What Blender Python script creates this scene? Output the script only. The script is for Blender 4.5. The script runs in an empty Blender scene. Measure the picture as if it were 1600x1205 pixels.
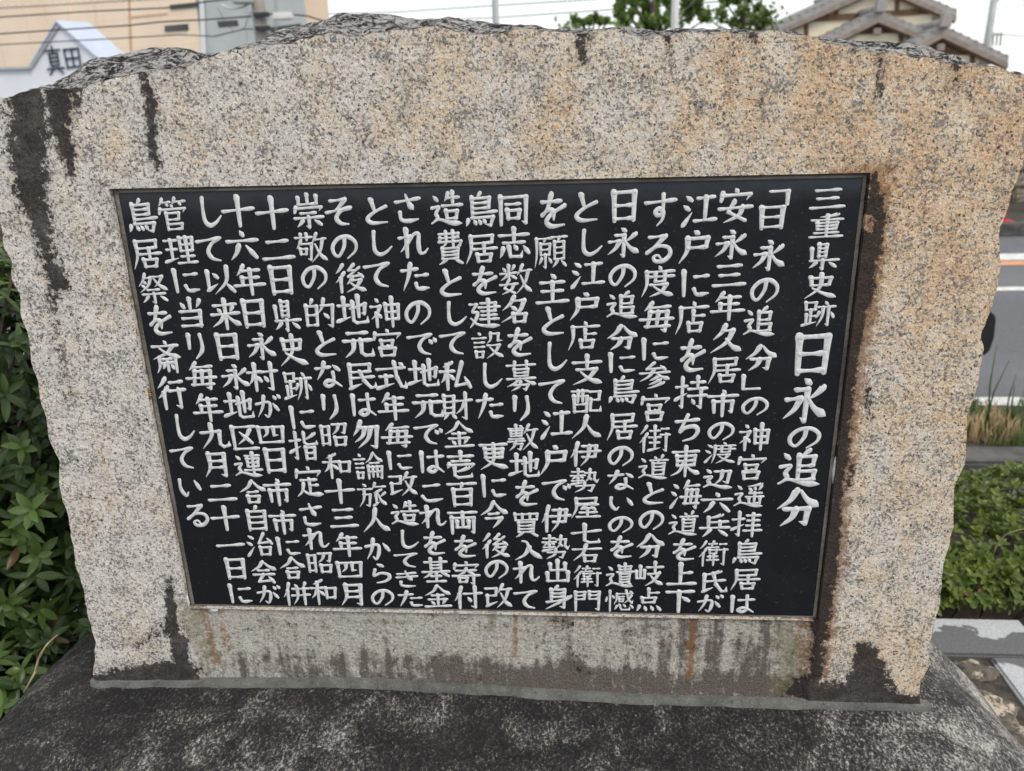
import bpy, bmesh, math, random
from mathutils import Vector, Matrix, noise
import numpy as np

# ------------------------------------------------------------------ camera, world, sun, exposure
S = bpy.context.scene
COL = S.collection
FPX = 1260.0                                     # focal length in photo pixels (photo 1600 wide)
CAM = Vector((0.1144, -0.96745, 1.49783))
YAW, PITCH, ROLL = -0.08134541, -0.33930364, -0.02889695
def cam_axes():
    cy, sy, cp, sp = math.cos(YAW), math.sin(YAW), math.cos(PITCH), math.sin(PITCH)
    f = Vector((sy*cp, cy*cp, sp)); r = Vector((cy, -sy, 0)); u = r.cross(f)
    cr, sr = math.cos(ROLL), math.sin(ROLL)
    return cr*r + sr*u, -sr*r + cr*u, f
AR, AU, AF = cam_axes()
cam_data = bpy.data.cameras.new('camera')
cam = bpy.data.objects.new('camera', cam_data); COL.objects.link(cam)
cam.matrix_world = Matrix(((AR.x, AU.x, -AF.x, CAM.x), (AR.y, AU.y, -AF.y, CAM.y), (AR.z, AU.z, -AF.z, CAM.z), (0, 0, 0, 1)))
cam_data.sensor_width = 36.0
cam_data.lens = 36.0*FPX/1600.0
cam_data.clip_start = 0.02; cam_data.clip_end = 2000
cam_data.dof.use_dof = True
cam_data.dof.focus_distance = 1.02
cam_data.dof.aperture_fstop = 7.0
S.camera = cam

SUN_EL, SUN_AZ = math.radians(42), math.radians(128)     # azimuth clockwise from +Y (sun behind the viewer, to the right)
world = bpy.data.worlds.new('World'); S.world = world; world.use_nodes = True
wt = world.node_tree; wt.nodes.clear()
w_out = wt.nodes.new('ShaderNodeOutputWorld')
w_bg = wt.nodes.new('ShaderNodeBackground'); w_bg.inputs['Strength'].default_value = 0.15
w_sky = wt.nodes.new('ShaderNodeTexSky'); w_sky.sky_type = 'NISHITA'; w_sky.sun_disc = False
w_sky.sun_elevation = SUN_EL; w_sky.sun_rotation = SUN_AZ
w_sky.air_density = 1.0; w_sky.dust_density = 2.0
w_tc = wt.nodes.new('ShaderNodeTexCoord')
w_no = wt.nodes.new('ShaderNodeTexNoise'); w_no.inputs['Scale'].default_value = 2.2; w_no.inputs['Detail'].default_value = 5
w_mr = wt.nodes.new('ShaderNodeMapRange')
w_mr.inputs[1].default_value = 0.3; w_mr.inputs[2].default_value = 0.65; w_mr.inputs[3].default_value = 0.72; w_mr.inputs[4].default_value = 0.97
w_mix = wt.nodes.new('ShaderNodeMix'); w_mix.data_type = 'RGBA'
w_mix.inputs[7].default_value = (7.0, 7.1, 7.0, 1)        # thin bright overcast
wt.links.new(w_tc.outputs['Generated'], w_no.inputs['Vector'])
wt.links.new(w_no.outputs['Fac'], w_mr.inputs[0])
wt.links.new(w_mr.outputs[0], w_mix.inputs[0])
wt.links.new(w_sky.outputs['Color'], w_mix.inputs[6])
wt.links.new(w_mix.outputs[2], w_bg.inputs['Color'])
wt.links.new(w_bg.outputs[0], w_out.inputs['Surface'])

sun_data = bpy.data.lights.new('sun', 'SUN'); sun_data.energy = 1.5; sun_data.angle = math.radians(14); sun_data.color = (1.0, 0.9, 0.76)
sun = bpy.data.objects.new('sun', sun_data); COL.objects.link(sun)
sdir = Vector((math.sin(SUN_AZ)*math.cos(SUN_EL), math.cos(SUN_AZ)*math.cos(SUN_EL), math.sin(SUN_EL)))
sun.rotation_euler = sdir.to_track_quat('Z', 'Y').to_euler()

S.view_settings.view_transform = 'Standard'; S.view_settings.look = 'None'
S.view_settings.exposure = 0.25; S.view_settings.gamma = 1.0
S.cycles.max_bounces = 6

# ------------------------------------------------------------------ helpers
def ray(px, py):
    return AR*((px-800)/FPX) + AU*(-(py-602.5)/FPX) + AF
def at(px, py, Y):                               # the world point seen at a photo pixel, on the plane y = Y
    d = ray(px, py); return CAM + d*((Y-CAM.y)/d.y)
def atz(px, py, Z):
    d = ray(px, py); return CAM + d*((Z-CAM.z)/d.z)

def link(o, parent=None):
    COL.objects.link(o)
    if parent is not None: o.parent = parent
    return o
def tag(o, label=None, cat=None, group=None, kind=None):
    if label: o['label'] = label
    if cat: o['category'] = cat
    if group: o['group'] = group
    if kind: o['kind'] = kind
    return o
def empty(name, loc=(0, 0, 0)):
    o = bpy.data.objects.new(name, None); o.location = loc; o.empty_display_size = 0.1
    return link(o)

class MB:                                        # collects shapes for ONE mesh
    def __init__(self): self.v = []; self.f = []; self.a = []
    def add(self, vs, fs, a=None):
        n = len(self.v); self.v += [tuple(v) for v in vs]; self.f += [tuple(i+n for i in f) for f in fs]
        self.a += ([a]*len(vs) if not isinstance(a, (list, tuple)) else list(a))
    def box(self, c, s, rot=None):
        x, y, z = s[0]/2, s[1]/2, s[2]/2
        vs = [Vector(p) for p in ((-x,-y,-z),(x,-y,-z),(x,y,-z),(-x,y,-z),(-x,-y,z),(x,-y,z),(x,y,z),(-x,y,z))]
        if rot is not None: vs = [rot @ v for v in vs]
        self.add([v+Vector(c) for v in vs], [(0,3,2,1),(4,5,6,7),(0,1,5,4),(1,2,6,5),(2,3,7,6),(3,0,4,7)])
    def prism(self, poly, d):                    # poly: list of 3-d points (planar), d: extrusion vector
        n = len(poly); P = [Vector(p) for p in poly]; d = Vector(d)
        self.add(P+[p+d for p in P], [tuple(range(n))[::-1], tuple(range(n, 2*n))] + [(i, (i+1) % n, n+(i+1) % n, n+i) for i in range(n)])
    def tube(self, pts, r, seg=8, cap=True):
        pts = [Vector(p) for p in pts]; rs = r if isinstance(r, (list, tuple)) else [r]*len(pts)
        vs, fs = [], []
        for i, p in enumerate(pts):
            t = (pts[min(i+1, len(pts)-1)] - pts[max(i-1, 0)]).normalized()
            a = t.cross(Vector((0, 0, 1)) if abs(t.z) < 0.9 else Vector((1, 0, 0))).normalized(); b = t.cross(a)
            for k in range(seg):
                th = 2*math.pi*k/seg; vs.append(p + (a*math.cos(th) + b*math.sin(th))*rs[i])
        for i in range(len(pts)-1):
            for k in range(seg):
                fs.append((i*seg+k, i*seg+(k+1) % seg, (i+1)*seg+(k+1) % seg, (i+1)*seg+k))
        if cap: fs += [tuple(range(seg))[::-1], tuple(range((len(pts)-1)*seg, len(pts)*seg))]
        self.add(vs, fs)
    def build(self, name, mat, parent=None, smooth=False, fix=True, bevel=0):
        me = bpy.data.meshes.new(name); me.from_pydata(self.v, [], self.f)
        if any(x is not None for x in self.a):
            at_ = me.attributes.new('rnd', 'FLOAT', 'POINT'); at_.data.foreach_set('value', [x or 0.0 for x in self.a])
        if fix:
            bm = bmesh.new(); bm.from_mesh(me); bmesh.ops.recalc_face_normals(bm, faces=bm.faces)
            if bevel: bmesh.ops.bevel(bm, geom=[e for e in bm.edges if len(e.link_faces) == 2 and e.calc_face_angle(0) > 0.6], offset=bevel, segments=2, affect='EDGES')
            bm.to_mesh(me); bm.free()
        if smooth: me.polygons.foreach_set('use_smooth', [True]*len(me.polygons))
        me.materials.append(mat)
        return link(bpy.data.objects.new(name, me), parent)

def interp(pts, x):                              # piecewise linear through sorted (x, y)
    return float(np.interp(x, [p[0] for p in pts], [p[1] for p in pts]))
def sstep(a, b, x):
    t = min(1, max(0, (x-a)/(b-a))); return t*t*(3-2*t)
def nz(p, s, o=0.0): return noise.noise(Vector((p[0]*s+o, p[1]*s+o*1.7, p[2]*s-o)))
def fbm(p, s, o=0.0, n=4):
    return sum(nz(p, s*2**k, o+k*7.3)/2**k for k in range(n))

# ------------------------------------------------------------------ materials
class NT:
    def __init__(self, name):
        self.m = bpy.data.materials.new(name); self.m.use_nodes = True; self.t = self.m.node_tree
        self.b = self.t.nodes['Principled BSDF']; self.out = self.t.nodes['Material Output']
        self.co = self.t.nodes.new('ShaderNodeTexCoord').outputs['Object']
    def n(self, k): return self.t.nodes.new(k)
    def l(self, a, b): self.t.links.new(a, b)
    def put(self, s, v):
        if isinstance(v, bpy.types.NodeSocket): self.l(v, s)
        else: s.default_value = v
    def mapv(self, scale, loc=(0, 0, 0), rot=(0, 0, 0), src=None):
        m = self.n('ShaderNodeMapping'); self.l(src or self.co, m.inputs['Vector'])
        m.inputs['Scale'].default_value = scale; m.inputs['Location'].default_value = loc; m.inputs['Rotation'].default_value = rot
        return m.outputs[0]
    def noise(self, scale, detail=3, rough=0.55, vec=None, dist=0.0):
        x = self.n('ShaderNodeTexNoise'); self.l(vec or self.co, x.inputs['Vector'])
        x.inputs['Scale'].default_value = scale; x.inputs['Detail'].default_value = detail
        x.inputs['Roughness'].default_value = rough; x.inputs['Distortion'].default_value = dist
        return x.outputs['Fac']
    def voro(self, scale, vec=None, feature='F1', out='Color'):
        x = self.n('ShaderNodeTexVoronoi'); x.feature = feature; self.l(vec or self.co, x.inputs['Vector'])
        x.inputs['Scale'].default_value = scale; return x.outputs[out]
    def sep(self, c, ch):
        x = self.n('ShaderNodeSeparateColor'); self.l(c, x.inputs[0]); return x.outputs[ch]
    def ramp(self, f, stops, mode='LINEAR'):
        x = self.n('ShaderNodeValToRGB'); self.put(x.inputs[0], f); r = x.color_ramp; r.interpolation = mode
        while len(r.elements) < len(stops): r.elements.new(0.5)
        for e, (p, c) in zip(r.elements, stops):
            e.position = p; e.color = (c, c, c, 1) if isinstance(c, (int, float)) else (*c, 1)
        return x.outputs[0]
    def rng(self, f, a, b, c=0.0, d=1.0):
        x = self.n('ShaderNodeMapRange'); self.put(x.inputs[0], f)
        for i, v in enumerate((a, b, c, d)): x.inputs[i+1].default_value = v
        return x.outputs[0]
    def mix(self, f, a, b, mode='MIX'):
        x = self.n('ShaderNodeMix'); x.data_type = 'RGBA'; x.blend_type = mode
        self.put(x.inputs[0], f)
        self.put(x.inputs[6], (*a, 1) if isinstance(a, tuple) and len(a) == 3 else a)
        self.put(x.inputs[7], (*b, 1) if isinstance(b, tuple) and len(b) == 3 else b)
        return x.outputs[2]
    def math(self, op, a, b=0.0):
        x = self.n('ShaderNodeMath'); x.operation = op; self.put(x.inputs[0], a); self.put(x.inputs[1], b); return x.outputs[0]
    def attr(self, name):
        x = self.n('ShaderNodeAttribute'); x.attribute_name = name; return x.outputs['Fac']
    def bump(self, h, strength=0.5, dist=0.002, prev=None):
        x = self.n('ShaderNodeBump'); self.l(h, x.inputs['Height']); x.inputs['Strength'].default_value = strength
        x.inputs['Distance'].default_value = dist
        if prev is not None: self.l(prev, x.inputs['Normal'])
        return x.outputs[0]
    def done(self, color, rough=0.7, normal=None, spec=0.4, metal=0.0):
        self.put(self.b.inputs['Base Color'], (*color, 1) if isinstance(color, tuple) and len(color) == 3 else color)
        self.put(self.b.inputs['Roughness'], rough); self.b.inputs['Specular IOR Level'].default_value = spec
        self.b.inputs['Metallic'].default_value = metal
        if normal is not None: self.l(normal, self.b.inputs['Normal'])
        return self.m

def plain(name, c1, c2, scale=6.0, rough=0.7, bump=0.0, bscale=60, spec=0.3):
    t = NT(name); c = t.mix(t.rng(t.noise(scale, 5, 0.6), 0.35, 0.65), c1, c2)
    nrm = t.bump(t.noise(bscale, 4), bump, 0.01) if bump else None
    return t.done(c, rough, nrm, spec)

def mat_granite():
    t = NT('weathered_granite')
    wob = t.n('ShaderNodeMix'); wob.data_type = 'VECTOR'                     # irregular crystal outlines
    nc = t.n('ShaderNodeTexNoise'); t.l(t.co, nc.inputs['Vector']); nc.inputs['Scale'].default_value = 260; nc.inputs['Detail'].default_value = 2
    va = t.n('ShaderNodeVectorMath'); va.operation = 'MULTIPLY_ADD'; t.l(nc.outputs['Color'], va.inputs[0])
    va.inputs[1].default_value = (0.006, 0.006, 0.006); t.l(t.co, va.inputs[2]); w = va.outputs[0]
    ochre = t.attr('ochre')
    fine = t.noise(430, 3, 0.75, w); grain = t.noise(250, 4, 0.7, w); clump = t.noise(34, 4, 0.65)
    blot = t.noise(13, 4, 0.6, t.mapv((1.5, 1, 0.75)))
    oc = t.math('ADD', ochre, t.rng(blot, 0.3, 0.7, -0.55, 0.55))
    oc = t.math('ADD', oc, t.rng(t.noise(85, 5, 0.75), 0.3, 0.7, -0.5, 0.5))
    feld = t.mix(t.rng(oc, 0.05, 0.95), (0.595, 0.57, 0.557), (0.63, 0.455, 0.275))
    feld = t.mix(t.rng(oc, 0.75, 1.45, 0, 0.95), feld, (0.56, 0.30, 0.11))
    feld = t.mix(t.rng(fine, 0.40, 0.70, 0, 0.8), feld, (0.79, 0.755, 0.70))
    feld = t.mix(t.rng(fine, 0.47, 0.32, 0, 0.55), feld, (0.30, 0.26, 0.22))
    q = t.math('ADD', grain, t.rng(clump, 0.3, 0.7, -0.085, 0.085))           # grey quartz in loose clumps
    c = t.mix(t.rng(q, 0.51, 0.585, 0, 0.9), feld, t.mix(t.rng(fine, 0.35, 0.65), (0.115, 0.111, 0.114), (0.26, 0.248, 0.243)))
    q2 = t.math('ADD', t.noise(185, 4, 0.7, t.mapv((1, 1, 1), (3, 1, 7))), t.rng(clump, 0.3, 0.7, -0.05, 0.05))
    c = t.mix(t.rng(q2, 0.625, 0.675, 0, 0.75), c, (0.10, 0.098, 0.10))
    mic = t.sep(t.voro(520, w), 2); mc = t.rng(t.noise(110, 3, 0.6), 0.35, 0.65, -0.05, 0.04)
    c = t.mix(t.rng(t.math('ADD', mic, mc), 0.93, 0.955, 0, 0.88), c, (0.045, 0.042, 0.044))   # black mica
    rus = t.noise(135, 2, 0.5, t.mapv((1, 1, 0.8), (9, 4, 2)))
    c = t.mix(t.rng(rus, 0.745, 0.765), c, (0.06, 0.022, 0.018))
    # fine dressed lower panel
    sm = t.attr('smooth')
    pan = t.mix(t.rng(t.noise(420, 3, 0.7), 0.36, 0.64), (0.25, 0.245, 0.235), (0.56, 0.54, 0.49))
    pan = t.mix(t.rng(t.sep(t.voro(260, w), 1), 0.93, 0.95, 0, 0.7), pan, (0.08, 0.08, 0.085))
    c = t.mix(t.math('MULTIPLY', sm, 0.85), c, pan)
    n1 = t.noise(95, 6, 0.78); n2 = t.noise(16, 3, 0.6)
    edge = t.math('ADD', t.rng(n1, 0.25, 0.75, -0.85, 0.85), t.rng(n2, 0.25, 0.75, -0.35, 0.35))
    def mask(name, lo=0.44, hi=0.62, k=1.0):
        return t.rng(t.math('ADD', t.attr(name), t.math('MULTIPLY', edge, k)), lo, hi)
    streak = t.noise(9, 4, 0.6, t.mapv((7, 7, 0.5)))
    gr = t.math('ADD', t.attr('grime'), t.math('MULTIPLY', edge, 0.55))
    gr = t.math('ADD', gr, t.math('MULTIPLY', t.rng(streak, 0.35, 0.7, -0.34, 0.38), t.rng(t.attr('grime'), 0.02, 0.3)))
    c = t.mix(t.rng(gr, 0.28, 0.74, 0, 0.9), c, t.mix(t.rng(t.noise(500, 2), 0.35, 0.65), (0.03, 0.026, 0.025), (0.15, 0.128, 0.115)))
    c = t.mix(t.math('MULTIPLY', mask('rust', 0.35, 0.75, 0.7), 0.75), c, (0.22, 0.105, 0.04))
    c = t.mix(t.math('MULTIPLY', mask('moss', 0.35, 0.75, 0.7), 0.55), c, (0.15, 0.14, 0.075))
    dk = t.mix(t.rng(t.noise(600, 2, 0.7), 0.42, 0.66), (0.011, 0.0085, 0.009), (0.048, 0.040, 0.041))
    dk = t.mix(t.rng(t.noise(26, 4, 0.7), 0.45, 0.75, 0.0, 0.12), dk, c)
    c = t.mix(t.math('MULTIPLY', mask('stain', 0.02, 0.62, 0.6), 0.30), c, (0.10, 0.075, 0.065))
    c = t.mix(t.math('MULTIPLY', mask('stain'), 0.95), c, dk)
    # rough broken top: pale crust broken by black lichen
    tp = t.attr('top')
    cr = t.noise(34, 6, 0.78, t.mapv((0.9, 1.2, 1.7)), 1.2); cf = t.noise(170, 5, 0.75, None, 1.0)
    s_ = t.math('ADD', t.math('MULTIPLY', cr, 0.65), t.math('MULTIPLY', cf, 0.55))
    tcol = t.ramp(s_, [(0.558, (0.018, 0.017, 0.022)), (0.588, (0.07, 0.066, 0.073)), (0.612, (0.44, 0.43, 0.435)), (0.66, (0.72, 0.70, 0.69))])
    c = t.mix(t.rng(t.math('ADD', tp, t.rng(n1, 0.3, 0.7, -0.25, 0.25)), 0.42, 0.58), c, tcol)
    h = t.math('ADD', t.math('MULTIPLY', t.noise(190, 4, 0.7), 0.7), t.math('MULTIPLY', t.noise(55, 3), 0.5))
    b1 = t.bump(h, 0.75, 0.0055)
    hb = t.n('ShaderNodeMix'); hb.data_type = 'FLOAT'; t.put(hb.inputs[0], tp); hb.inputs[2].default_value = 0; t.l(s_, hb.inputs[3])
    b2 = t.bump(hb.outputs[0], 1.0, 0.022, b1)
    return t.done(c, 0.82, b2, 0.25)

def mat_boulder():
    t = NT('dark_lichened_rock')
    v = t.mapv((1.0, 1.0, 1.0), rot=(0, 0.5, 0.55))
    vs = t.mapv((250, 150, 170), rot=(0.0, 0.0, 0.45))
    big = t.noise(4.5, 4, 0.6); mid = t.noise(17, 5, 0.65, None, 0.5)
    fl = t.noise(1.0, 5, 0.75, vs); spk = t.noise(270, 4, 0.75)
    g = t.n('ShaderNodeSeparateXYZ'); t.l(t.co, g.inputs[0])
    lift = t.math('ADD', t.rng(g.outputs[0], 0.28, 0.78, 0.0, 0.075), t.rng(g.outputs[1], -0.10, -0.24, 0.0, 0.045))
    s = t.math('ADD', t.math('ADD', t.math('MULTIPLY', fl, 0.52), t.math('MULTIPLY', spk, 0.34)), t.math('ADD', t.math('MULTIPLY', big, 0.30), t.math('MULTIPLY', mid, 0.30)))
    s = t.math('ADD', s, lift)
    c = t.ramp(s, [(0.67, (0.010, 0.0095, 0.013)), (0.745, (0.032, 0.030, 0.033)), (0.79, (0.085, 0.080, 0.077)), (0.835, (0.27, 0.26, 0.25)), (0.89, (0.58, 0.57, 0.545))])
    lich = t.rng(t.noise(48, 4, 0.7), 0.62, 0.70); sp = t.rng(t.sep(t.voro(120), 0), 0.90, 0.93)
    c = t.mix(t.math('MULTIPLY', t.math('MULTIPLY', lich, sp), 0.8), c, (0.50, 0.49, 0.45))
    c = t.mix(t.math('MULTIPLY', t.rng(t.noise(7, 5, 0.7), 0.5, 0.7), 0.22), c, (0.085, 0.06, 0.048))
    h = t.math('ADD', t.math('MULTIPLY', fl, 0.6), t.math('MULTIPLY', t.noise(110, 5, 0.75), 0.6))
    b = t.bump(h, 1.0, 0.008, t.bump(mid, 0.6, 0.02))
    return t.done(c, 0.72, b, 0.35)

def mat_plaque():
    t = NT('polished_black_granite')
    f = t.noise(620, 3, 0.7); sp = t.sep(t.voro(480), 0)
    c = t.mix(t.rng(f, 0.4, 0.72), (0.004, 0.005, 0.008), (0.015, 0.018, 0.026))
    c = t.mix(t.rng(sp, 0.985, 0.99, 0, 0.25), c, (0.11, 0.10, 0.095))
    haze = t.rng(t.noise(7, 4, 0.6), 0.45, 0.75)
    c = t.mix(t.math('MULTIPLY', haze, 0.25), c, (0.022, 0.025, 0.031))
    gz = t.n('ShaderNodeSeparateXYZ'); t.l(t.co, gz.inputs[0])              # colour turns paler and bluer towards the top edge
    top_band = t.rng(t.math('ADD', gz.outputs[2], t.rng(t.noise(40, 3), 0.3, 0.7, -0.006, 0.006)), 1.376, 1.398, 0, 0.6)
    c = t.mix(top_band, c, (0.042, 0.05, 0.062))
    return t.done(c, t.rng(t.noise(24, 4), 0.3, 0.7, 0.24, 0.42), t.bump(f, 0.04, 0.001), 0.3)

def mat_letter():
    t = NT('silver_painted_carving')
    c = t.mix(t.rng(t.noise(160, 4, 0.7), 0.35, 0.68), (0.50, 0.53, 0.565), (0.72, 0.745, 0.77))
    c = t.mix(t.rng(t.noise(90, 5, 0.75), 0.62, 0.72, 0, 0.5), c, (0.30, 0.29, 0.28))
    return t.done(c, 0.55, t.bump(t.noise(700, 2), 0.2, 0.001), 0.4)

def mat_leaf(name, c1, c2, c3=None, trans=0.25, rough=0.42, spec=0.45):
    t = NT(name); r = t.attr('rnd')
    c = t.mix(r, c1, c2)
    if c3: c = t.mix(t.rng(r, 0.93, 0.95), c, c3)
    c = t.mix(t.rng(t.noise(30, 3), 0.3, 0.7, 0, 0.35), c, tuple(x*0.55 for x in c1))
    m = t.done(c, rough, None, spec)
    tr = t.n('ShaderNodeBsdfTranslucent'); t.l(c, tr.inputs['Color'])
    mx = t.n('ShaderNodeMixShader'); mx.inputs[0].default_value = trans
    t.l(t.b.outputs[0], mx.inputs[1]); t.l(tr.outputs[0], mx.inputs[2]); t.l(mx.outputs[0], t.out.inputs['Surface'])
    return m

def mat_asphalt():
    t = NT('worn_asphalt')
    c = t.mix(t.rng(t.noise(120, 3, 0.7), 0.35, 0.65), (0.085, 0.090, 0.104), (0.145, 0.152, 0.170))
    c = t.mix(t.rng(t.noise(0.8, 4), 0.4, 0.7, 0, 0.5), c, (0.20, 0.20, 0.205))
    return t.done(c, 0.85, t.bump(t.noise(220, 3), 0.4, 0.004), 0.3)

def mat_kerb():
    t = NT('sawn_grey_granite')
    c = t.mix(t.rng(t.noise(330, 3, 0.7), 0.36, 0.64), (0.30, 0.31, 0.33), (0.52, 0.53, 0.55))
    g = t.n('ShaderNodeSeparateXYZ'); t.l(t.co, g.inputs[0])                # a wet dark band along the near half of the back kerb
    wob = t.math('ADD', t.rng(t.noise(7, 3), 0.3, 0.7, -0.045, 0.045), t.rng(t.noise(45, 4), 0.3, 0.7, -0.014, 0.014))
    yy = t.math('ADD', g.outputs[1], wob)
    wet = t.math('MULTIPLY', t.rng(yy, 0.905, 0.898), t.rng(yy, 0.735, 0.745))
    c = t.mix(t.math('MULTIPLY', wet, 0.88), c, t.mix(t.rng(t.noise(180, 3), 0.35, 0.65), (0.055, 0.055, 0.06), (0.10, 0.10, 0.105)))
    return t.done(c, 0.7, t.bump(t.noise(300, 3), 0.2, 0.002), 0.35)

def mat_siding():
    t = NT('beige_corrugated_siding')
    g = t.n('ShaderNodeSeparateXYZ'); t.l(t.co, g.inputs[0])
    wv = t.math('SINE', t.math('MULTIPLY', g.outputs[2], 2*math.pi/0.16))
    c = t.mix(t.rng(t.noise(0.6, 4), 0.35, 0.65), (0.82, 0.66, 0.52), (0.87, 0.73, 0.59))
    st = t.noise(1.0, 5, 0.7, t.mapv((1.2, 1.2, 0.35)))
    c = t.mix(t.rng(st, 0.60, 0.76, 0, 0.55), c, (0.70, 0.42, 0.28))
    seam = t.math('ABSOLUTE', t.math('SINE', t.math('MULTIPLY', g.outputs[2], math.pi/0.92)))
    c = t.mix(t.rng(seam, 0.0, 0.03, 0.35, 0), c, (0.5, 0.38, 0.28))
    vs_ = t.math('ABSOLUTE', t.math('SINE', t.math('MULTIPLY', g.outputs[0], math.pi/1.65)))
    c = t.mix(t.rng(vs_, 0.0, 0.028, 0.5, 0), c, (0.40, 0.31, 0.25))
    return t.done(c, 0.65, t.bump(wv, 0.10, 0.01), 0.3)

M = {}
M['granite'] = mat_granite(); M['rock'] = mat_boulder(); M['plaque'] = mat_plaque(); M['letter'] = mat_letter()
def mat_mortar():
    t = NT('cement_mortar'); c = t.mix(t.rng(t.noise(24, 5, 0.7), 0.35, 0.65), (0.095, 0.10, 0.096), (0.175, 0.18, 0.172))
    c = t.mix(t.rng(t.noise(190, 4, 0.75), 0.58, 0.66, 0, 0.8), c, (0.035, 0.035, 0.035))
    c = t.mix(t.rng(t.noise(330, 3, 0.75), 0.60, 0.68, 0, 0.6), c, (0.36, 0.36, 0.34))
    return t.done(c, 0.9, t.bump(t.noise(210, 5, 0.75), 0.8, 0.004), 0.2)
M['mortar'] = mat_mortar()
M['sealant'] = plain('grey_sealant', (0.10, 0.09, 0.08), (0.25, 0.23, 0.205), 14, 0.75, 0.4, 160)
M['chip'] = plain('pale_sealant_residue', (0.45, 0.47, 0.5), (0.7, 0.72, 0.75), 60, 0.6, 0.5, 200)
M['asphalt'] = mat_asphalt(); M['kerb'] = mat_kerb()
M['dirt'] = plain('dark_soil', (0.030, 0.026, 0.022), (0.085, 0.075, 0.062), 30, 0.95, 0.8, 90)
M['concrete'] = plain('old_concrete', (0.055, 0.055, 0.058), (0.125, 0.122, 0.12), 9, 0.9, 0.4, 120)
M['paving'] = plain('grey_paving', (0.10, 0.10, 0.10), (0.15, 0.148, 0.145), 5, 0.9, 0.4, 120)
M['stone'] = plain('tan_fieldstone', (0.06, 0.054, 0.05), (0.42, 0.36, 0.29), 26, 0.9, 1.0, 70)
def mat_plot_stone():
    t = NT('mottled_plot_stone'); c = t.mix(t.rng(t.noise(40, 5, 0.7), 0.35, 0.65), (0.05, 0.046, 0.042), (0.21, 0.185, 0.15))
    c = t.mix(t.rng(t.noise(17, 5, 0.7), 0.55, 0.60), c, (0.52, 0.45, 0.36))
    return t.done(c, 0.9, t.bump(t.noise(80, 5, 0.7), 1.0, 0.008), 0.2)
M['plot_stone'] = mat_plot_stone()
M['insect'] = None
def mat_insect():
    t = NT('striped_insect'); g = t.n('ShaderNodeSeparateXYZ'); t.l(t.co, g.inputs[0])
    s = t.math('SINE', t.math('MULTIPLY', g.outputs[2], 2*math.pi/0.0027))
    return t.done(t.mix(t.rng(s, -0.2, 0.2), (0.05, 0.028, 0.015), (0.34, 0.22, 0.09)), 0.5)
M['insect'] = mat_insect()
M['white_paint'] = plain('worn_white_road_paint', (0.50, 0.50, 0.50), (0.72, 0.72, 0.72), 20, 0.7)
M['orange_paint'] = plain('worn_orange_road_paint', (0.55, 0.24, 0.12), (0.62, 0.33, 0.2), 20, 0.7)
M['shrub'] = mat_leaf('shrub_leaf', (0.014, 0.034, 0.014), (0.17, 0.28, 0.06), (0.16, 0.10, 0.045), 0.25, 0.36)
M['azalea'] = mat_leaf('azalea_leaf', (0.032, 0.070, 0.012), (0.22, 0.28, 0.042), (0.24, 0.13, 0.08), 0.25)
M['tree_leaf'] = mat_leaf('tree_leaf', (0.09, 0.15, 0.04), (0.22, 0.31, 0.09), None, 0.35, 0.5)
M['conifer'] = mat_leaf('conifer_needles', (0.09, 0.16, 0.045), (0.22, 0.32, 0.085), (0.26, 0.20, 0.10), 0.3, 0.5)
M['bark'] = plain('bark', (0.05, 0.038, 0.03), (0.13, 0.105, 0.085), 12, 0.9, 0.6, 50)
M['twig'] = plain('dry_stem', (0.28, 0.22, 0.14), (0.42, 0.35, 0.24), 30, 0.8)
M['grass'] = mat_leaf('grass_blade', (0.07, 0.13, 0.035), (0.13, 0.19, 0.06), None, 0.35, 0.6)
M['dry_grass'] = mat_leaf('dry_grass_blade', (0.45, 0.32, 0.17), (0.66, 0.52, 0.33), None, 0.3, 0.7)
M['siding'] = mat_siding()
M['grey_wall'] = plain('grey_cladding', (0.42, 0.46, 0.48), (0.50, 0.535, 0.545), 0.8, 0.7)
M['white_wall'] = plain('white_render', (0.66, 0.71, 0.80), (0.73, 0.77, 0.84), 1.0, 0.7)
M['pale_roof'] = plain('pale_blue_roof', (0.45, 0.52, 0.66), (0.52, 0.58, 0.70), 1.5, 0.5)
M['steel'] = plain('galvanised_steel', (0.36, 0.38, 0.40), (0.46, 0.48, 0.50), 3, 0.5)
M['pole'] = plain('concrete_pole', (0.26, 0.235, 0.22), (0.34, 0.31, 0.29), 4, 0.85)
M['cable'] = plain('black_cable', (0.030, 0.032, 0.034), (0.05, 0.052, 0.055), 8, 0.6)
M['glass'] = plain('dark_window', (0.05, 0.055, 0.06), (0.08, 0.085, 0.09), 2, 0.25)
M['navy'] = plain('navy_sign_paint', (0.035, 0.05, 0.10), (0.055, 0.075, 0.13), 6, 0.5)
M['cream'] = plain('cream_plaster', (0.82, 0.74, 0.58), (0.86, 0.79, 0.64), 1.0, 0.85)
M['timber'] = plain('brown_timber', (0.12, 0.072, 0.045), (0.20, 0.12, 0.075), 5, 0.7)
M['slat'] = plain('brown_slats', (0.10, 0.062, 0.042), (0.19, 0.115, 0.07), 9, 0.75)
M['tile'] = plain('grey_roof_tile', (0.27, 0.262, 0.265), (0.37, 0.36, 0.36), 3, 0.6)
M['barge'] = plain('weathered_bargeboard', (0.22, 0.185, 0.165), (0.32, 0.275, 0.25), 6, 0.75)
M['black'] = plain('black_plastic', (0.010, 0.011, 0.013), (0.016, 0.017, 0.02), 6, 0.5)
M['red'] = plain('red_plastic', (0.50, 0.02, 0.035), (0.62, 0.035, 0.05), 6, 0.5)
M['clear'] = plain('pale_housing', (0.6, 0.6, 0.62), (0.7, 0.7, 0.72), 5, 0.5)

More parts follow.
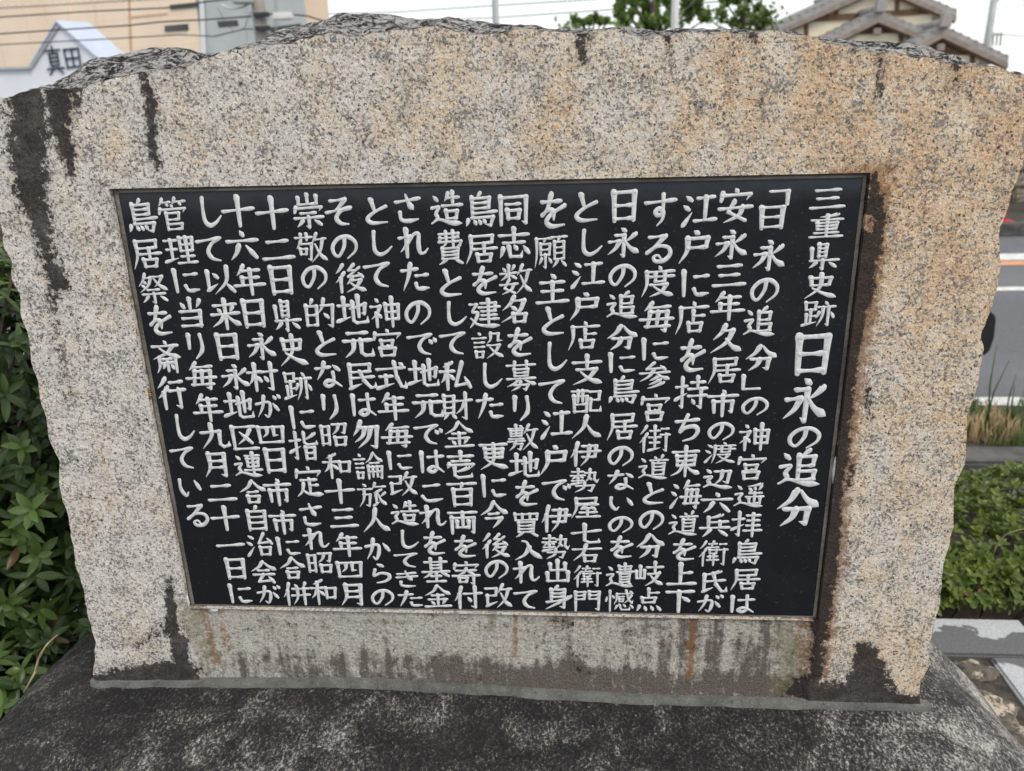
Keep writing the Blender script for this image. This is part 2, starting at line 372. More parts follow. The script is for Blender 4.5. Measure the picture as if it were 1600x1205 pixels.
# ------------------------------------------------------------------ the writing, stroke by stroke
# kind + points on a 100-grid: h across, v down, p left sweep, n right sweep, d dot, t rising tick, c curve, b bent, k hooked; X:box = another character fitted in a box
GLYPHS = '''
口=v12181786 b121886187886 h17808080
日=v20082295 b200880087895 h26487448 h24887688
目=v22042496 b220678067698 h28347234 h28607260 h26887488
田=v10121490 b101488148490 h16508250 v50165086 h16848484
氵=d30067420 d10345448 t14927856
扌=h10289226 k560256923084 t08669448
言=d44025810 h06229422 h20388038 h20548054 口:18668298
彳=p80021630 p88301062 v56505698
亻=p700250340862 v52365298
辶=d12082422 c06422840185822720686 n0486267662889792
宀=d48005424 v12340888 k124692468090
礻=d50047014 h14308830 p863058541070 v54545497 d64529066
申=v12221674 b122488248674 h16488448 h16728672 v50025098
禾=p78042418 h06349434 v50145098 p463828600672 d58449262
木=h06309428 v52025298 p483430560872 d60429264
尸=b201286128434 h22348434 p201220560496
攵=p400226200836 h30229420 p762254640298 n283658749995
广=d52005812 h14189618 p161816600297
三=h18158014 h24487547 h06849482
二=h20268024 h04829680
一=h04529648
十=h04469642 v50045097
七=h04449632 k44044480589292909272
人=p500440500494 n524070729892
入=p543638700494 n3006461460549892
六=d46025418 h04349634 p365026740894 d60509092
九=p400438500496 k083468306682789396889772
四=v08201284 b082092208884 p382436462260 k602460547654 h12828882
月=p260626600698 k2608800878976290 h28367836 h28627862
年=p34021232 h30188418 h28428042 v28422864 h04669766 v55185598
重=p78062814 h08269226 v22362464 b223878387664 h26507450 h25637563 v50105090 h18778277 h06929492
県=目:28026654 v16201862 h16649464 k506450974288 p30721290 d68728890
史=v20142446 b201678167444 h24447444 p5002504436680694 n265458769894
跡=v10061234 b100640063834 h12324032 v26342680 h26564256 v14501484 t06884478 d66047416 h46249624 p622660604694 k782678927086 p50444264 d86449464
永=d44045614 k3026522650944086 h10463844 p384626680486 p84245646 n544470689686
の=c5420505030821472124434186614903688666092
分=p440430300450 n540470289748 k2452745270925686 p465438761496
「=b303080308090
」=b201020757575
神=礻:00003899 申:44049799
宮=宀:00009938 口:24347466 p50604470 口:18608299
遙=辶:00009999 p88044412 d48185628 d66147026 p88148028 p56304840 h52409040 h42549654 v68406878 v50625280 h50808680 v86608682
拝=扌:00004299 h50149014 h52348834 h50549054 h42749774 v69106998
鳥=p48023814 v24142472 b241676167446 h28307230 h28457445 h26599657 k2472867278976292 p10780494 d28783490 d42784890 d56776288
居=尸:00009999 h28529752 v60386068 口:32648898
は=v14121490 h40309228 c68066840687852923882527072769494
安=宀:00009938 b463830668094 p705460781896 h06569654
久=p440234261050 h40206820 p682050620496 n484868769794
市=d48025614 h06249424 v22442484 k2244804478846878 v50245098
渡=氵:00043296 d60006610 h32169616 p341632602497 h44329632 v54225446 v80228046 h54468046 h44587858 p785864803898 n486668849997
辺=辶:00009999 k4218861880706462 p621858523876
兵=p70022814 v28142856 h30349032 v66346656 h04589658 p34661096 d62689094
衛=彳:00003099 v50044422 h36126012 h32266626 口:34326654 h34626462 v40624074 h32766876 v52545297 h72149214 h70369736 k863686967690
氏=p74022014 v22162290 t22905274 h24469042 k52126260829297929872
が=c06365230566046923482 p360628500890 d68368666 d72048018 d88009614
江=氵:00043699 h46189016 v68186682 h38849782
戸=d46025810 b282486248252 h30528252 p282426620497
に=v12101490 h50289026 c466858889486
店=广:00009999 v54305462 h56448644 口:34608698
を=h18227622 p460234401660 c1660364652505476 c90365056307846948892
持=扌:00003899 h50169016 v69026934 h42369736 h42589758 k804080966688 d52686082
ち=h12268622 c50043830246244487646866470863695
東=h10169016 v22302462 b223080307862 h24467846 h24617861 v50025098 p464630800494 n546470809792
海=氵:00043296 毎:34009999
毎=p34021226 h30188816 v30322282 k3032823276976290 h02569856 h18808880 v54345078
道=辶:00009999 d54026012 p80007412 h42189618 p68186228 v50305078 b503086308478 h54448444 h54588458 h50768476
上=v46064684 h48428240 h06869686
下=h06129412 v46144697 d56348052
す=h04269622 c580258405462406634544646585656804098
る=h24127210 p721046381464 c146446448048907072924494368050746288
度=d52005812 h14189618 p161816600297 h26349634 v42244250 v70247050 h42507050 h28607660 p766060842698 n386664869797
参=b460224247822 d66128228 h06409438 p462832520470 n544072569766 p60543468 p66663284 p76782898
街=彳:00003099 h38206620 v52045246 h34447044 h38646664 v52505288 t34927084 h74149414 h72369836 k883688967890
と=v36064442 c84324650207436928692
岐=v20162060 v06360864 h08643464 v34343466 h44209620 v70027044 h48488646 p844466763896 n545272789894
点=v48024836 h50188218 口:18348066 p16760896 d34764094 d56766494 d76769096
な=h08245620 p360428340866 d68149034 c66406866648646943484467270789496
い=c1418145630864272 d72249062
遺=辶:00009999 v48085022 b481088108622 h50228622 v68006832 h42329732 v52405274 b524084408274 h54528252 h54638263 h52748274 p58764884 d76768884
憾=v16021698 d06280250 d24223036 h40169416 p401638463066 h46306430 口:46386456 k7202804492629648 p902680466660 d84049212 p40743290 k5070569284928478 d62667078 d86689684
し=c340432403478509472869266
支=h08229222 v50025044 h20467846 p784654760697 n305458809895
配=h06105410 v10281294 b103052305094 v24102252 v38103852 h14625062 h12905090 b621492149044 h64469046 k6444628894909670
伊=亻:00003699 b441686168262 h34409838 h44628262 p641658663698
勢=h08124412 v27022728 h04284828 p20300642 d32304238 h08504450 v26402662 t06644858 p660462404658 k52188218804688589644 d58347046 k2272787270965892 p486044821699
屋=尸:00049999 h28429242 b544238588056 d70508464 v58605890 h34748874 h24929892
右=h04249622 p460236440482 口:34488698
門=v10081098 b100842084044 h12254025 h12434043 v58085842 k5808920890967890 h60258825 h60438843
願=h06105610 p081008560292 p32142822 v20262058 b202648264658 h22424642 h22574657 k345834942688 p22681484 d44665280 h54089808 p76107020 v62226272 b622290229072 h64389038 h64549054 h62719071 p70765694 d82769692
主=d46025814 h16288428 h20568056 v50305090 h04929690
て=h08228814 c84165634426054848294
出=v50045090 v24182644 h26447644 v76187646 v14581692 h16928692 v86568696
身=p48023614 k2816741672945688 v28162866 h32327232 h32477247 h14687262 p944676600898
同=v12101298 k1212881286967488 h30346834 口:26467486
志=h08209220 v50025044 h20448044 p16620690 k3458388870907670 d50525866 d78569480
数=d10081820 p44043618 h04285226 v28022850 p26300450 d32325046 b285014784696 p426634840698 h02665464 攵:50009999
名=p440232260848 h40167616 p761658560490 d34345048 口:36568699
募=h06129412 v30022822 v68026822 v28263050 b282672267050 h30387038 h30497049 h06589458 p445828740484 n586076729880 k2880728064985492 p487042861899
り=v24082258 c6606704066704298
敷=h04145014 v27022742 d38024608 v10221044 b102246224444 h12334433 h12434443 h06545054 h02645462 k2274467440963092 p266420820498 攵:48009999
地=h06303830 v22062276 t02824270 k4642902886627658 v68026872 k50225084609294909670
買=v12061432 b120888088632 v37103730 v63106330 h14318631 v24402480 b244076407480 h26547454 h26677467 h24797479 p36821498 d64828897
れ=v26042697 h04304026 p40280478 c3048522068206654708484869772
建=b421284128240 h34269626 h42408440 h42548654 h38689268 v62026284 h06142614 c26141240284420700494 n0662268460929892
設=言:00004699 p600658304842 k6008840882349734 h50508850 p865072764697 n565674789994
た=h06245620 p340426440692 h54449042 c507058889488
更=h08089208 v22222456 b222480247856 h24407840 h24557855 p500848660697 n266252809895
今=p480234280448 n540672309746 h34466444 h24627462 p746262804498
後=彳:00003499 b620446226624 b801444448642 d76329048 p56483870 h54588456 p825866823698 n506670849996
改=b081644164246 h10464246 v12461286 t12884872 攵:44009999
造=辶:00009999 p56044624 h54168816 h40389738 v70027038 口:44488882
費=b220678067618 h22187818 v22182030 k2030863082447442 p400040342248 v62006248 v28502882 b285076507482 h30617461 h30717471 h28827482 p38841698 d64848898
私=禾:00004899 b720850868680 d80569894
財=v08060874 b080840083874 h10303830 h10523852 h08723872 p16760496 d32764492 h48289826 k780278966488 p763064584676
金=p480234260444 n540472269742 h30447044 h18628262 v50445090 d26703684 p74686484 h06939592
壱=h10149014 v50005032 h22327832 p10420458 k104692468460 p74583072 k28542886409584928678
百=h04109610 p50124428 v20322297 b203280327897 h24607860 h24927892
両=h04109610 v12301298 k1232883286967690 v50125072 v30483072 h30727072 v70487076
寄=宀:00009934 h16388438 p503042462256 d56427654 h04609660 口:20645892 k766076976490
付=亻:00003899 h38329830 k760276966088 d50486066
さ=h10288620 n42046658 c2062248850948090
元=h20148014 h06409440 p364232720696 k60426082729296929770
で=h04248216 c78185236406052847894 d76368450 d92309844
こ=h24247820 c1466308660889082
基=h12148814 v32023252 v68026852 h34276627 h34406640 h04549654 p345620700478 d66569474 h34726672 v50605092 h18948294
式=h06249422 h14505250 v32503284 t06905876 k62046854828896929670 d78048814
き=h16208214 h12408834 n44027060 c2464268650948092
そ=h26127210 p72103050 h10509038 c88405450407254908094
民=b160882088034 h18348234 v16081688 t16925278 h18569254 k50366066829497929874
勿=p320222280650 k2822882280966288 p462636541074 p662654642096
論=言:00003899 p660256224036 n700484249934 h56388438 v48504896 k4852945292968490 h50709270 v63546390 v78547890
旅=d20023012 h04245024 k2246444638942688 p242620660496 p62025224 h60169716 p82285640 p70365656 v64486486 t56927678 p94427856 n724680729992
か=c04345028546042943082 p340426500692 d72229456
ら=d40046216 c3030246250508056847664923497
崇=v50005026 v22082226 h22277827 v78067828 v12360850 k123892388450 h28547254 h08689468 k506850984092 p30761294 d68768892
敬=h04125412 v20022022 v38023822 p18240448 k1634523446903684 口:12463874 攵:48009999
的=p28022018 v08200888 b082242224088 h10524052 h08864086 p660260264648 k6022942288947486 d64487864
昭=日:00104090 k4810901084447440 p661260324448 口:46529497
和=禾:00005499 口:52269884
指=扌:00004099 p88065226 k52045236624494429430 日:44509499
定=宀:00009938 h24447644 v52445286 h54628062 p305624800697 n247448909894
村=木:00004899 h48309928 k800280966488 d56466664
合=p480234260446 n540472289744 h34486646 口:24587698
併=亻:00003699 d48065620 p86027820 h40269626 h36569954 p562654663896 v80268098
以=v14201478 t14804462 d32264642 p780872563296 d72629692
来=h16188616 d26283440 p74266640 h06489446 v50025098 p465030720488 n545070709888
区=h12109010 v12101490 h14929492 p722254522874 d36287672
連=辶:00009999 h46109210 v50205054 b502288228654 h52388638 h52548654 h40689768 v69006984
自=p50004214 v20162098 b201880187898 h24427842 h24667866 h22927892
治=氵:00043696 b660446428638 d78229446 口:44529298
会=p480234240442 n540472249740 h32406840 h14588658 b466028907686 d66688496
管=p22021022 h20124612 d32143822 p62025220 h62129412 d74148022 d48205228 v12320846 k123492348446 v30463098 b304670466866 h32666866 b328076807497 h32967496
理=h04164016 h08463846 v22162280 t02864276 v52105254 b521092109054 h54329032 h54539053 v72107292 h54729272 h42949993
当=v50025036 d20123030 p82087030 b184280427896 h22667866 h18928092
祭=p280220220440 h26144614 p461434400660 d20242832 d14362244 h56128412 p841270345644 n541472409858 h32546854 h14688668 k506850984092 p28761094 d70769092
斎=d48005410 h08169216 p741852380454 n282054409854 p245222781098 v78527899 h36566456 h28687268 v50685094 p38743286 d62746886
行=彳:00004499 h52169214 h46429840 k784278966288
真=h10149014 v50005026 v28262868 b282674267268 h30407240 h30547254 h28687268 h04789678 p36801298 d64808898
追=辶:00009999 p66025016 v46164678 b461880187842 h48427842 b485682568078 h46788278
'''
TEXT = '''
三重県史跡日永の追分|1294 311 1292 353 1286 401 1282 448 1279 491 1269 554 1259 626 1256 684 1250 733 1246 794
「日永の追分」の神宮遙拝鳥居は|1216 306 1206 340 1202 399 1194 454 1187 504 1189 560 1175 600 1179 635 1179 683 1174 731 1170 775 1167 820 1167 863 1164 905 1159 944
安永三年久居市の渡辺六兵衛氏が|1149 322 1143 382 1140 431 1137 479 1135 530 1131 578 1129 630 1126 674 1125 708 1122 748 1120 786 1117 822 1114 865 1113 910 1109 944
江戸に店を持ち東海道を上下|1093 327 1086 386 1086 443 1081 497 1081 557 1080 615 1074 669 1071 722 1071 774 1067 820 1068 860 1065 899 1062 944
する度毎に参宮街道との分岐点|1032 328 1028 388 1028 440 1026 496 1023 546 1023 587 1023 638 1022 686 1020 732 1020 772 1017 813 1016 854 1014 898 1014 938
日永の追分に鳥居のないのを遺憾|975 322 974 379 972 431 972 478 972 528 971 567 974 610 971 666 969 713 970 751 970 786 969 820 970 856 968 901 968 941
とし江戸店支配人伊勢屋七右衛門|915 325 920 379 918 428 914 479 912 525 917 579 916 627 916 668 914 710 914 751 914 792 916 835 917 866 917 901 917 940
を願主として江戸で伊勢出身|863 330 860 394 863 452 863 503 866 557 863 612 869 662 866 719 869 765 868 811 869 855 871 893 871 934
同志数名を募り敷地を買入れて|802 327 803 382 806 437 806 485 811 536 814 588 816 638 817 684 820 728 822 772 822 820 825 860 823 895 822 938
鳥居を建設した|751 328 751 388 756 440 757 491 762 540 765 587 766 636
更に今後の改|771 713 771 760 772 805 774 853 775 890 778 932
造費として私財金壱百両を寄付|697 328 702 388 703 443 709 490 708 536 711 587 714 636 717 680 720 728 722 772 723 816 726 855 728 896 731 937
されたので地元ではこれを基金|638 325 646 380 649 434 652 489 659 537 662 585 668 633 669 678 674 722 674 769 677 808 678 850 681 892 684 935
として神宮式年毎に改造してきた|587 331 592 380 590 429 602 488 605 537 611 588 614 636 620 681 624 720 629 757 632 804 636 843 635 875 636 905 642 938
その後地元民は勿論旅人からの|529 331 537 386 547 435 551 486 559 537 563 588 567 633 572 680 576 729 581 774 587 814 590 859 594 896 597 934
崇敬の的となり昭和十三年四月|481 331 486 388 490 434 499 491 507 538 513 586 517 636 522 680 527 728 531 769 537 810 542 852 546 890 551 929
十二日県史跡に指定され昭和|425 334 434 389 439 438 447 494 457 549 465 604 472 653 475 698 482 753 487 804 494 843 500 880 506 925
十六年日永村が四日市市に合併|372 331 379 384 389 438 396 490 408 541 410 590 419 636 423 679 430 720 434 769 442 816 450 854 457 889 463 931
して以来日永地区連合自治会が|325 331 328 389 342 438 352 492 355 542 367 589 373 635 381 684 387 728 395 770 401 811 406 852 412 895 420 930
管理に当り毎年九月二十一日に|269 335 281 391 290 439 298 490 307 541 314 588 324 638 335 682 338 726 346 769 352 811 360 852 368 889 375 928
鳥居祭を斎行している|221 338 228 396 239 451 249 502 260 558 267 615 285 668 286 715 296 761 307 805
'''

# ------------------------------------------------------------------ the monument
monument = empty('stone_monument', (0, 0, 0))
tag(monument, 'big granite monument with black inscribed plaque, set on a dark lichened boulder', 'monument')

def pxz(l, Y=0.0):                               # photo outline -> (x, z) on the plane y = Y
    out = []
    for p in l:
        w = at(p[0], p[1], Y); out.append((w.x, w.z))
    return out
LEFT = pxz([(152,1070),(146,1049),(150,1005),(137,972),(133,932),(120,884),(111,837),(109,811),(94,768),(91,720),(78,691),(79,695),(72,657),(64,618),(52,576),(45,519),(33,489),(30,459),(18,433),(16,409),(6,385),(3,358),(-4,320),(-12,270),(-16,220),(-14,180),(-8,156)])
RIGHT = pxz([(1438,1104),(1439,1067),(1451,1037),(1451,1008),(1466,955),(1472,911),(1473,882),(1486,846),(1490,775),(1490,761),(1509,727),(1514,664),(1511,646),(1526,609),(1535,567),(1538,541),(1532,525),(1547,495),(1553,472),(1560,434),(1562,388),(1562,352),(1570,342),(1568,334),(1577,312),(1583,292),(1597,258),(1598,220),(1606,180),(1612,150),(1608,122)])
TOP = pxz([(-8,156),(0,155),(40,143),(60,138),(75,143),(130,135),(190,120),(240,112),(290,105),(320,92),(345,82),(400,75),(450,68),(480,62),(520,52),(560,58),(600,50),(650,46),(685,43),(720,50),(760,55),(800,48),(830,47),(870,52),(905,53),(930,48),(960,47),(985,55),(1020,58),(1050,55),(1080,50),(1130,55),(1165,52),(1200,48),(1230,50),(1260,57),(1290,68),(1330,72),(1355,82),(1390,85),(1415,85),(1450,92),(1480,100),(1520,103),(1560,105),(1600,115),(1608,122)])
RIDGE_Y = 0.14
RIDGE = pxz([(-20,156),(0,152),(30,143),(70,128),(110,112),(125,103),(130,93),(150,88),(200,80),(235,73),(290,72),(315,82),(330,84),(400,62),(430,45),(460,38),(500,30),(525,18),(570,18),(620,22),(660,28),(700,24),(740,30),(780,35),(830,37),(880,42),(930,42),(980,40),(1020,43),(1070,41),(1120,43),(1200,46),(1235,44),(1260,55),(1310,58),(1330,60),(1385,63),(1440,66),(1455,70),(1460,78),(1490,80),(1510,90),(1560,98),(1600,110),(1640,124)], RIDGE_Y)
BOT = pxz([(140,1066),(560,1066),(1000,1092),(1450,1104)])
PL, PR, PB, PT = -0.45, 0.45, 0.81, 1.41         # the recess for the plaque
zs = lambda l: sorted((p[1], p[0]) for p in l)
LZ, RZ = zs(LEFT), zs(RIGHT)
TX, GX, BX = sorted(TOP), sorted(RIDGE), sorted(BOT)
zTL, zTR = LZ[-1][0], RZ[-1][0]; zBL, zBR = LZ[0][0], RZ[0][0]

def dist_poly(x, z, pts):                        # distance to a polyline and the parameter along it
    best, bt = 9, 0
    n = len(pts)-1
    for i in range(n):
        ax, az = pts[i]; bx, bz = pts[i+1]; dx, dz = bx-ax, bz-az
        t = max(0, min(1, ((x-ax)*dx+(z-az)*dz)/(dx*dx+dz*dz+1e-12)))
        d = math.hypot(x-ax-t*dx, z-az-t*dz)
        if d < best: best, bt = d, (i+t)/n
    return best, bt
PXM = 0.00083                                    # metres per photo pixel on the face
STAIN = [ # channel, polyline (photo px), radius start, radius end, strength
 ('stain', [(40,135),(42,200),(48,290)], 19, 22, 1.25), ('stain', [(48,290),(62,345),(75,400),(92,440)], 20, 13, 0.95),
 ('stain', [(80,470),(95,560),(105,620)], 12, 8, 0.42), ('stain', [(90,140),(92,190),(103,240)], 17, 10, 1.2), ('stain', [(103,240),(108,275)], 8, 5, 0.8),
 ('stain', [(118,140),(124,180)], 9, 4, 0.7), ('stain', [(60,150),(70,235)], 8, 5, 0.9),
 ('stain', [(222,112),(234,160),(240,200)], 7, 9, 0.95), ('stain', [(240,195),(236,225),(247,262)], 9, 5, 0.95),
 ('stain', [(280,100),(280,118)], 9, 5, 0.6), ('stain', [(904,48),(910,85),(908,100)], 8, 4, 0.8), ('stain', [(1043,50),(1046,82)], 7, 4, 0.8),
 ('stain', [(1175,46),(1178,66)], 7, 4, 0.7), ('stain', [(1375,80),(1378,110),(1372,150)], 8, 5, 0.75), ('stain', [(1490,95),(1494,135)], 8, 4, 0.55),
 ('stain', [(1366,275),(1360,330)], 4, 8, 1.0), ('stain', [(1368,310),(1372,345),(1366,395)], 9, 9, 1.0), ('stain', [(1350,380),(1352,420),(1343,470)], 14, 13, 1.25),
 ('stain', [(1343,470),(1330,560),(1324,620),(1316,690)], 8.5, 9, 1.2), ('stain', [(1316,690),(1304,780),(1296,870)], 11, 10, 1.2), ('stain', [(1296,870),(1290,930),(1282,985),(1272,1085)], 11, 10, 1.15),
 ('stain', [(1355,612),(1358,655)], 6, 5, 0.75), ('stain', [(1330,735),(1322,770)], 9, 6, 0.7),
 ('stain', [(265,905),(268,970),(280,1040)], 7, 9, 1.0), ('stain', [(150,1068),(215,1060),(285,1055)], 15, 26, 1.3), ('stain', [(215,1005),(262,985)], 9, 12, 0.62), ('stain', [(285,1000),(283,1060)], 10, 12, 1.0),
 ('stain', [(1262,1082),(1350,1090),(1436,1102)], 24, 15, 1.3), ('stain', [(1352,1030),(1358,1070)], 16, 34, 1.2), ('stain', [(1345,1010),(1352,1030)], 7, 14, 0.8),
 ('rust', [(1372,300),(1362,400),(1345,500),(1330,620),(1310,760),(1296,880),(1284,980),(1275,1050)], 17, 22, 1.0), ('rust', [(1300,280),(1368,282)], 14, 26, 0.75),
 ('rust', [(316,955),(326,1000),(338,1040)], 7, 8, 1.0), ('rust', [(340,958),(352,1020)], 8, 6, 0.75), ('rust', [(1084,973),(1082,1010),(1078,1060)], 4, 5, 1.3), ('rust', [(805,968),(803,1030)], 4, 4, 0.9),
 ('rust', [(1250,965),(1252,1060)], 7, 8, 0.7), ('rust', [(560,1075),(1000,1082),(1270,1088)], 7, 10, 0.3),
 ('moss', [(1225,985),(1240,1040),(1230,1075)], 20, 24, 0.95), ('moss', [(300,955),(330,1040)], 26, 16, 0.75), ('moss', [(768,963),(766,985)], 7, 6, 1.0), ('moss', [(565,975),(640,976)], 5, 5, 0.8), ('moss', [(800,975),(1000,966)], 5, 4, 0.6),
]
STAIN_W = [(c, pxz(p), r0*PXM, r1*PXM, k) for c, p, r0, r1, k in STAIN]

def face_attr(x, z):
    a = dict(stain=0.0, rust=0.0, moss=0.0, grime=0.0, smooth=0.0, ochre=0.0)
    for c, p, r0, r1, k in STAIN_W:
        d, t = dist_poly(x, z, p); r = r0+(r1-r0)*t
        v = k*(1-sstep(0.0, 2.3, d/r))
        if v > a[c]: a[c] = v
    inx = sstep(PL-0.012, PL+0.004, x)*(1-sstep(PR-0.02, PR+0.006, x))
    if z < PB: a['smooth'] = inx
    hb = z-interp(BX, x)
    a['grime'] = inx*1.0*(1-sstep(0.030, 0.075, hb + 0.012*nz((x, 0, 0), 14))) * (0.55+0.45*sstep(-.42, .1, x))
    if z < PB: a['grime'] = max(a['grime'], inx*(0.20+0.42*sstep(0.05, 0.34, x)))
    right = sstep(-0.35, 0.75, x); up = sstep(0.9, 1.5, z)
    a['ochre'] = 0.02+0.55*right+0.26*up*sstep(-0.5, 0, x)+0.42*sstep(0.25, 0.55, x)*up + 0.22*fbm((x*1.0, 3.3, z*0.45), 5, 2, 3)
    return a

def build_slab():
    def seg(a, b, n): return [a+(b-a)*i/n for i in range(n)]
    NB, NM, NTP, NL, NC, NR = 26, 104, 36, 26, 150, 34
    cols = [('l', i/NL) for i in range(NL)] + [('c', i/NC) for i in range(NC+1)] + [('r', (i+1)/NR) for i in range(NR)]
    rows = [('b', i/NB) for i in range(NB)] + [('m', i/NM) for i in range(NM+1)] + [('t', (i+1)/NTP) for i in range(NTP)]
    nx, ny = len(cols), len(rows)
    vs, attrs, top = [], [], []
    for rk, rt in rows:
        if rk == 'b': zn = zBL+(PB-zBL)*rt; zr = zBR+(PB-zBR)*rt
        elif rk == 'm': zn = zr = PB+(PT-PB)*rt
        else: zn = PT+(zTL-PT)*rt; zr = PT+(zTR-PT)*rt
        xl, xr = interp(LZ, zn), interp(RZ, zr)
        jl = 0.004*fbm((0, 9, zn), 26, 1, 3); jr = 0.004*fbm((5, 9, zr), 26, 4, 3)
        for ck, ct in cols:
            if ck == 'l': x = (xl+jl)+(PL-xl-jl)*ct
            elif ck == 'c': x = PL+(PR-PL)*ct
            else: x = PR+(xr+jr-PR)*ct
            if rk == 'b':
                zb = interp(BX, x); z = zb+(PB-zb)*rt
            elif rk == 'm': z = PB+(PT-PB)*rt
            else:
                zt = interp(TX, x)+0.0035*fbm((x, 2, 0), 45, 3, 3); z = PT+(zt-PT)*rt
            y = 0.0016*fbm((x, 0, z), 32, 0, 4)
            if ck == 'c' and 0 < ct < 1 and rk == 'b' : y = 0.006+0.0006*nz((x, 0, z), 20)
            if abs(x-PL) < 1e-6 or abs(x-PR) < 1e-6 or z in (PB, PT): y *= 0.3
            vs.append(Vector((x, y, z))); attrs.append(face_attr(x, z)); top.append(0.0)
    fs = []
    idx = lambda i, j: j*nx+i
    for j in range(ny-1):
        for i in range(nx-1):
            if NL <= i < NL+NC and NB <= j < NB+NM: continue
            fs.append((idx(i, j), idx(i+1, j), idx(i+1, j+1), idx(i, j+1)))
    # recess walls and floor for the plaque
    loop = [idx(i, NB) for i in range(NL, NL+NC+1)] + [idx(NL+NC, j) for j in range(NB+1, NB+NM+1)] + [idx(i, NB+NM) for i in range(NL+NC-1, NL-1, -1)] + [idx(NL, j) for j in range(NB+NM-1, NB, -1)]
    base = len(vs)
    for k in loop:
        v = vs[k].copy(); v.y = 0.045; vs.append(v); attrs.append(attrs[k]); top.append(0.0)
    n = len(loop)
    for k in range(n):
        fs.append((loop[k], base+k, base+(k+1) % n, loop[(k+1) % n]))
    fs.append(tuple(range(base, base+n)))
    # outer skin going back from the face
    per = [(idx(i, 0), 'b') for i in range(nx)] + [(idx(nx-1, j), 'r') for j in range(1, ny-1)] + [(idx(i, ny-1), 't') for i in range(nx-1, -1, -1)] + [(idx(0, j), 'l') for j in range(ny-2, 0, -1)]
    ring = [p[0] for p in per]; n = len(per)
    DEP = [0.003, 0.008, 0.015, 0.024, 0.034, 0.046, 0.058, 0.07, 0.083, 0.096, 0.11, 0.125, 0.14, 0.155, 0.17, 0.19, 0.21, 0.23, 0.25, 0.27]
    prev = ring
    for d in DEP:
        cur = []
        u = d/RIDGE_Y
        for k, (vi, side) in enumerate(per):
            p = vs[vi]; x, z = p.x, p.z
            wt_ = 1.0 if side == 't' else (sstep((zTL if side == 'l' else zTR)-0.10, (zTL if side == 'l' else zTR), z) if side in 'lr' else 0.0)
            q = Vector((x, d, z))
            if wt_ > 0:
                xr = CAM.x+(x-CAM.x)*(RIDGE_Y-CAM.y)/(d-CAM.y)
                rise = interp(GX, xr)-interp(TX, x)
                prof = (u**0.75 if u < 1 else 1-0.5*(u-1)**1.5*1.3)
                led = 0.010*fbm((x*0.8, d*2.2, 1.0), 16, 5, 5)*sstep(0, 0.3, u)*(1-0.75*sstep(0.75, 1.0, u)*(1-sstep(1.0, 1.2, u)))
                q.z += wt_*(rise*prof+led) + (0.004*fbm((x, d, 4), 50, 2, 3) if d > 0.004 else 0)
            if wt_ > 0.5:                        # the crest stays the measured skyline
                gz = interp(GX, xr); zmax = CAM.z+(gz-CAM.z)*(d-CAM.y)/(RIDGE_Y-CAM.y)-0.001-0.004*abs(fbm((xr, 0, 8), 38, 5, 4))
                q.z = min(q.z, zmax) if abs(d-RIDGE_Y) > 1e-6 else zmax
            if side in 'lr':
                s = 1 if side == 'l' else -1
                q.x += s*(d*0.16+0.010*abs(fbm((2, d, z), 14, 6, 4))*sstep(0, 0.05, d))
            if side == 't':
                e = min(1, (x-vs[idx(0, ny-1)].x)/0.05); e2 = min(1, (vs[idx(nx-1, ny-1)].x-x)/0.05)
                q.x += (1-max(0, e))*d*0.16-(1-max(0, e2))*d*0.16
            cur.append(len(vs)); vs.append(q); attrs.append(attrs[vi]); top.append(1.0 if side == 't' else max(0.0, wt_*0.9) if d > 0.005 else 0.0)
        for k in range(n):
            fs.append((prev[k], cur[k], cur[(k+1) % n], prev[(k+1) % n]))
        prev = cur
    c = len(vs); vs.append(Vector((0, 0.285, 1.1))); attrs.append(attrs[0]); top.append(0.0)
    for k in range(n): fs.append((prev[k], c, prev[(k+1) % n]))
    me = bpy.data.meshes.new('slab'); me.from_pydata([tuple(v) for v in vs], [], fs)
    for ch in ('stain', 'rust', 'moss', 'grime', 'smooth', 'ochre'):
        a = me.attributes.new(ch, 'FLOAT', 'POINT'); a.data.foreach_set('value', [q[ch] for q in attrs])
    a = me.attributes.new('top', 'FLOAT', 'POINT'); a.data.foreach_set('value', top)
    bm = bmesh.new(); bm.from_mesh(me); bmesh.ops.recalc_face_normals(bm, faces=bm.faces); bm.to_mesh(me); bm.free()
    me.polygons.foreach_set('use_smooth', [True]*len(me.polygons))
    try: me.set_sharp_from_angle(angle=math.radians(48))
    except Exception: pass
    me.materials.append(M['granite'])
    return link(bpy.data.objects.new('slab', me), monument)
build_slab()

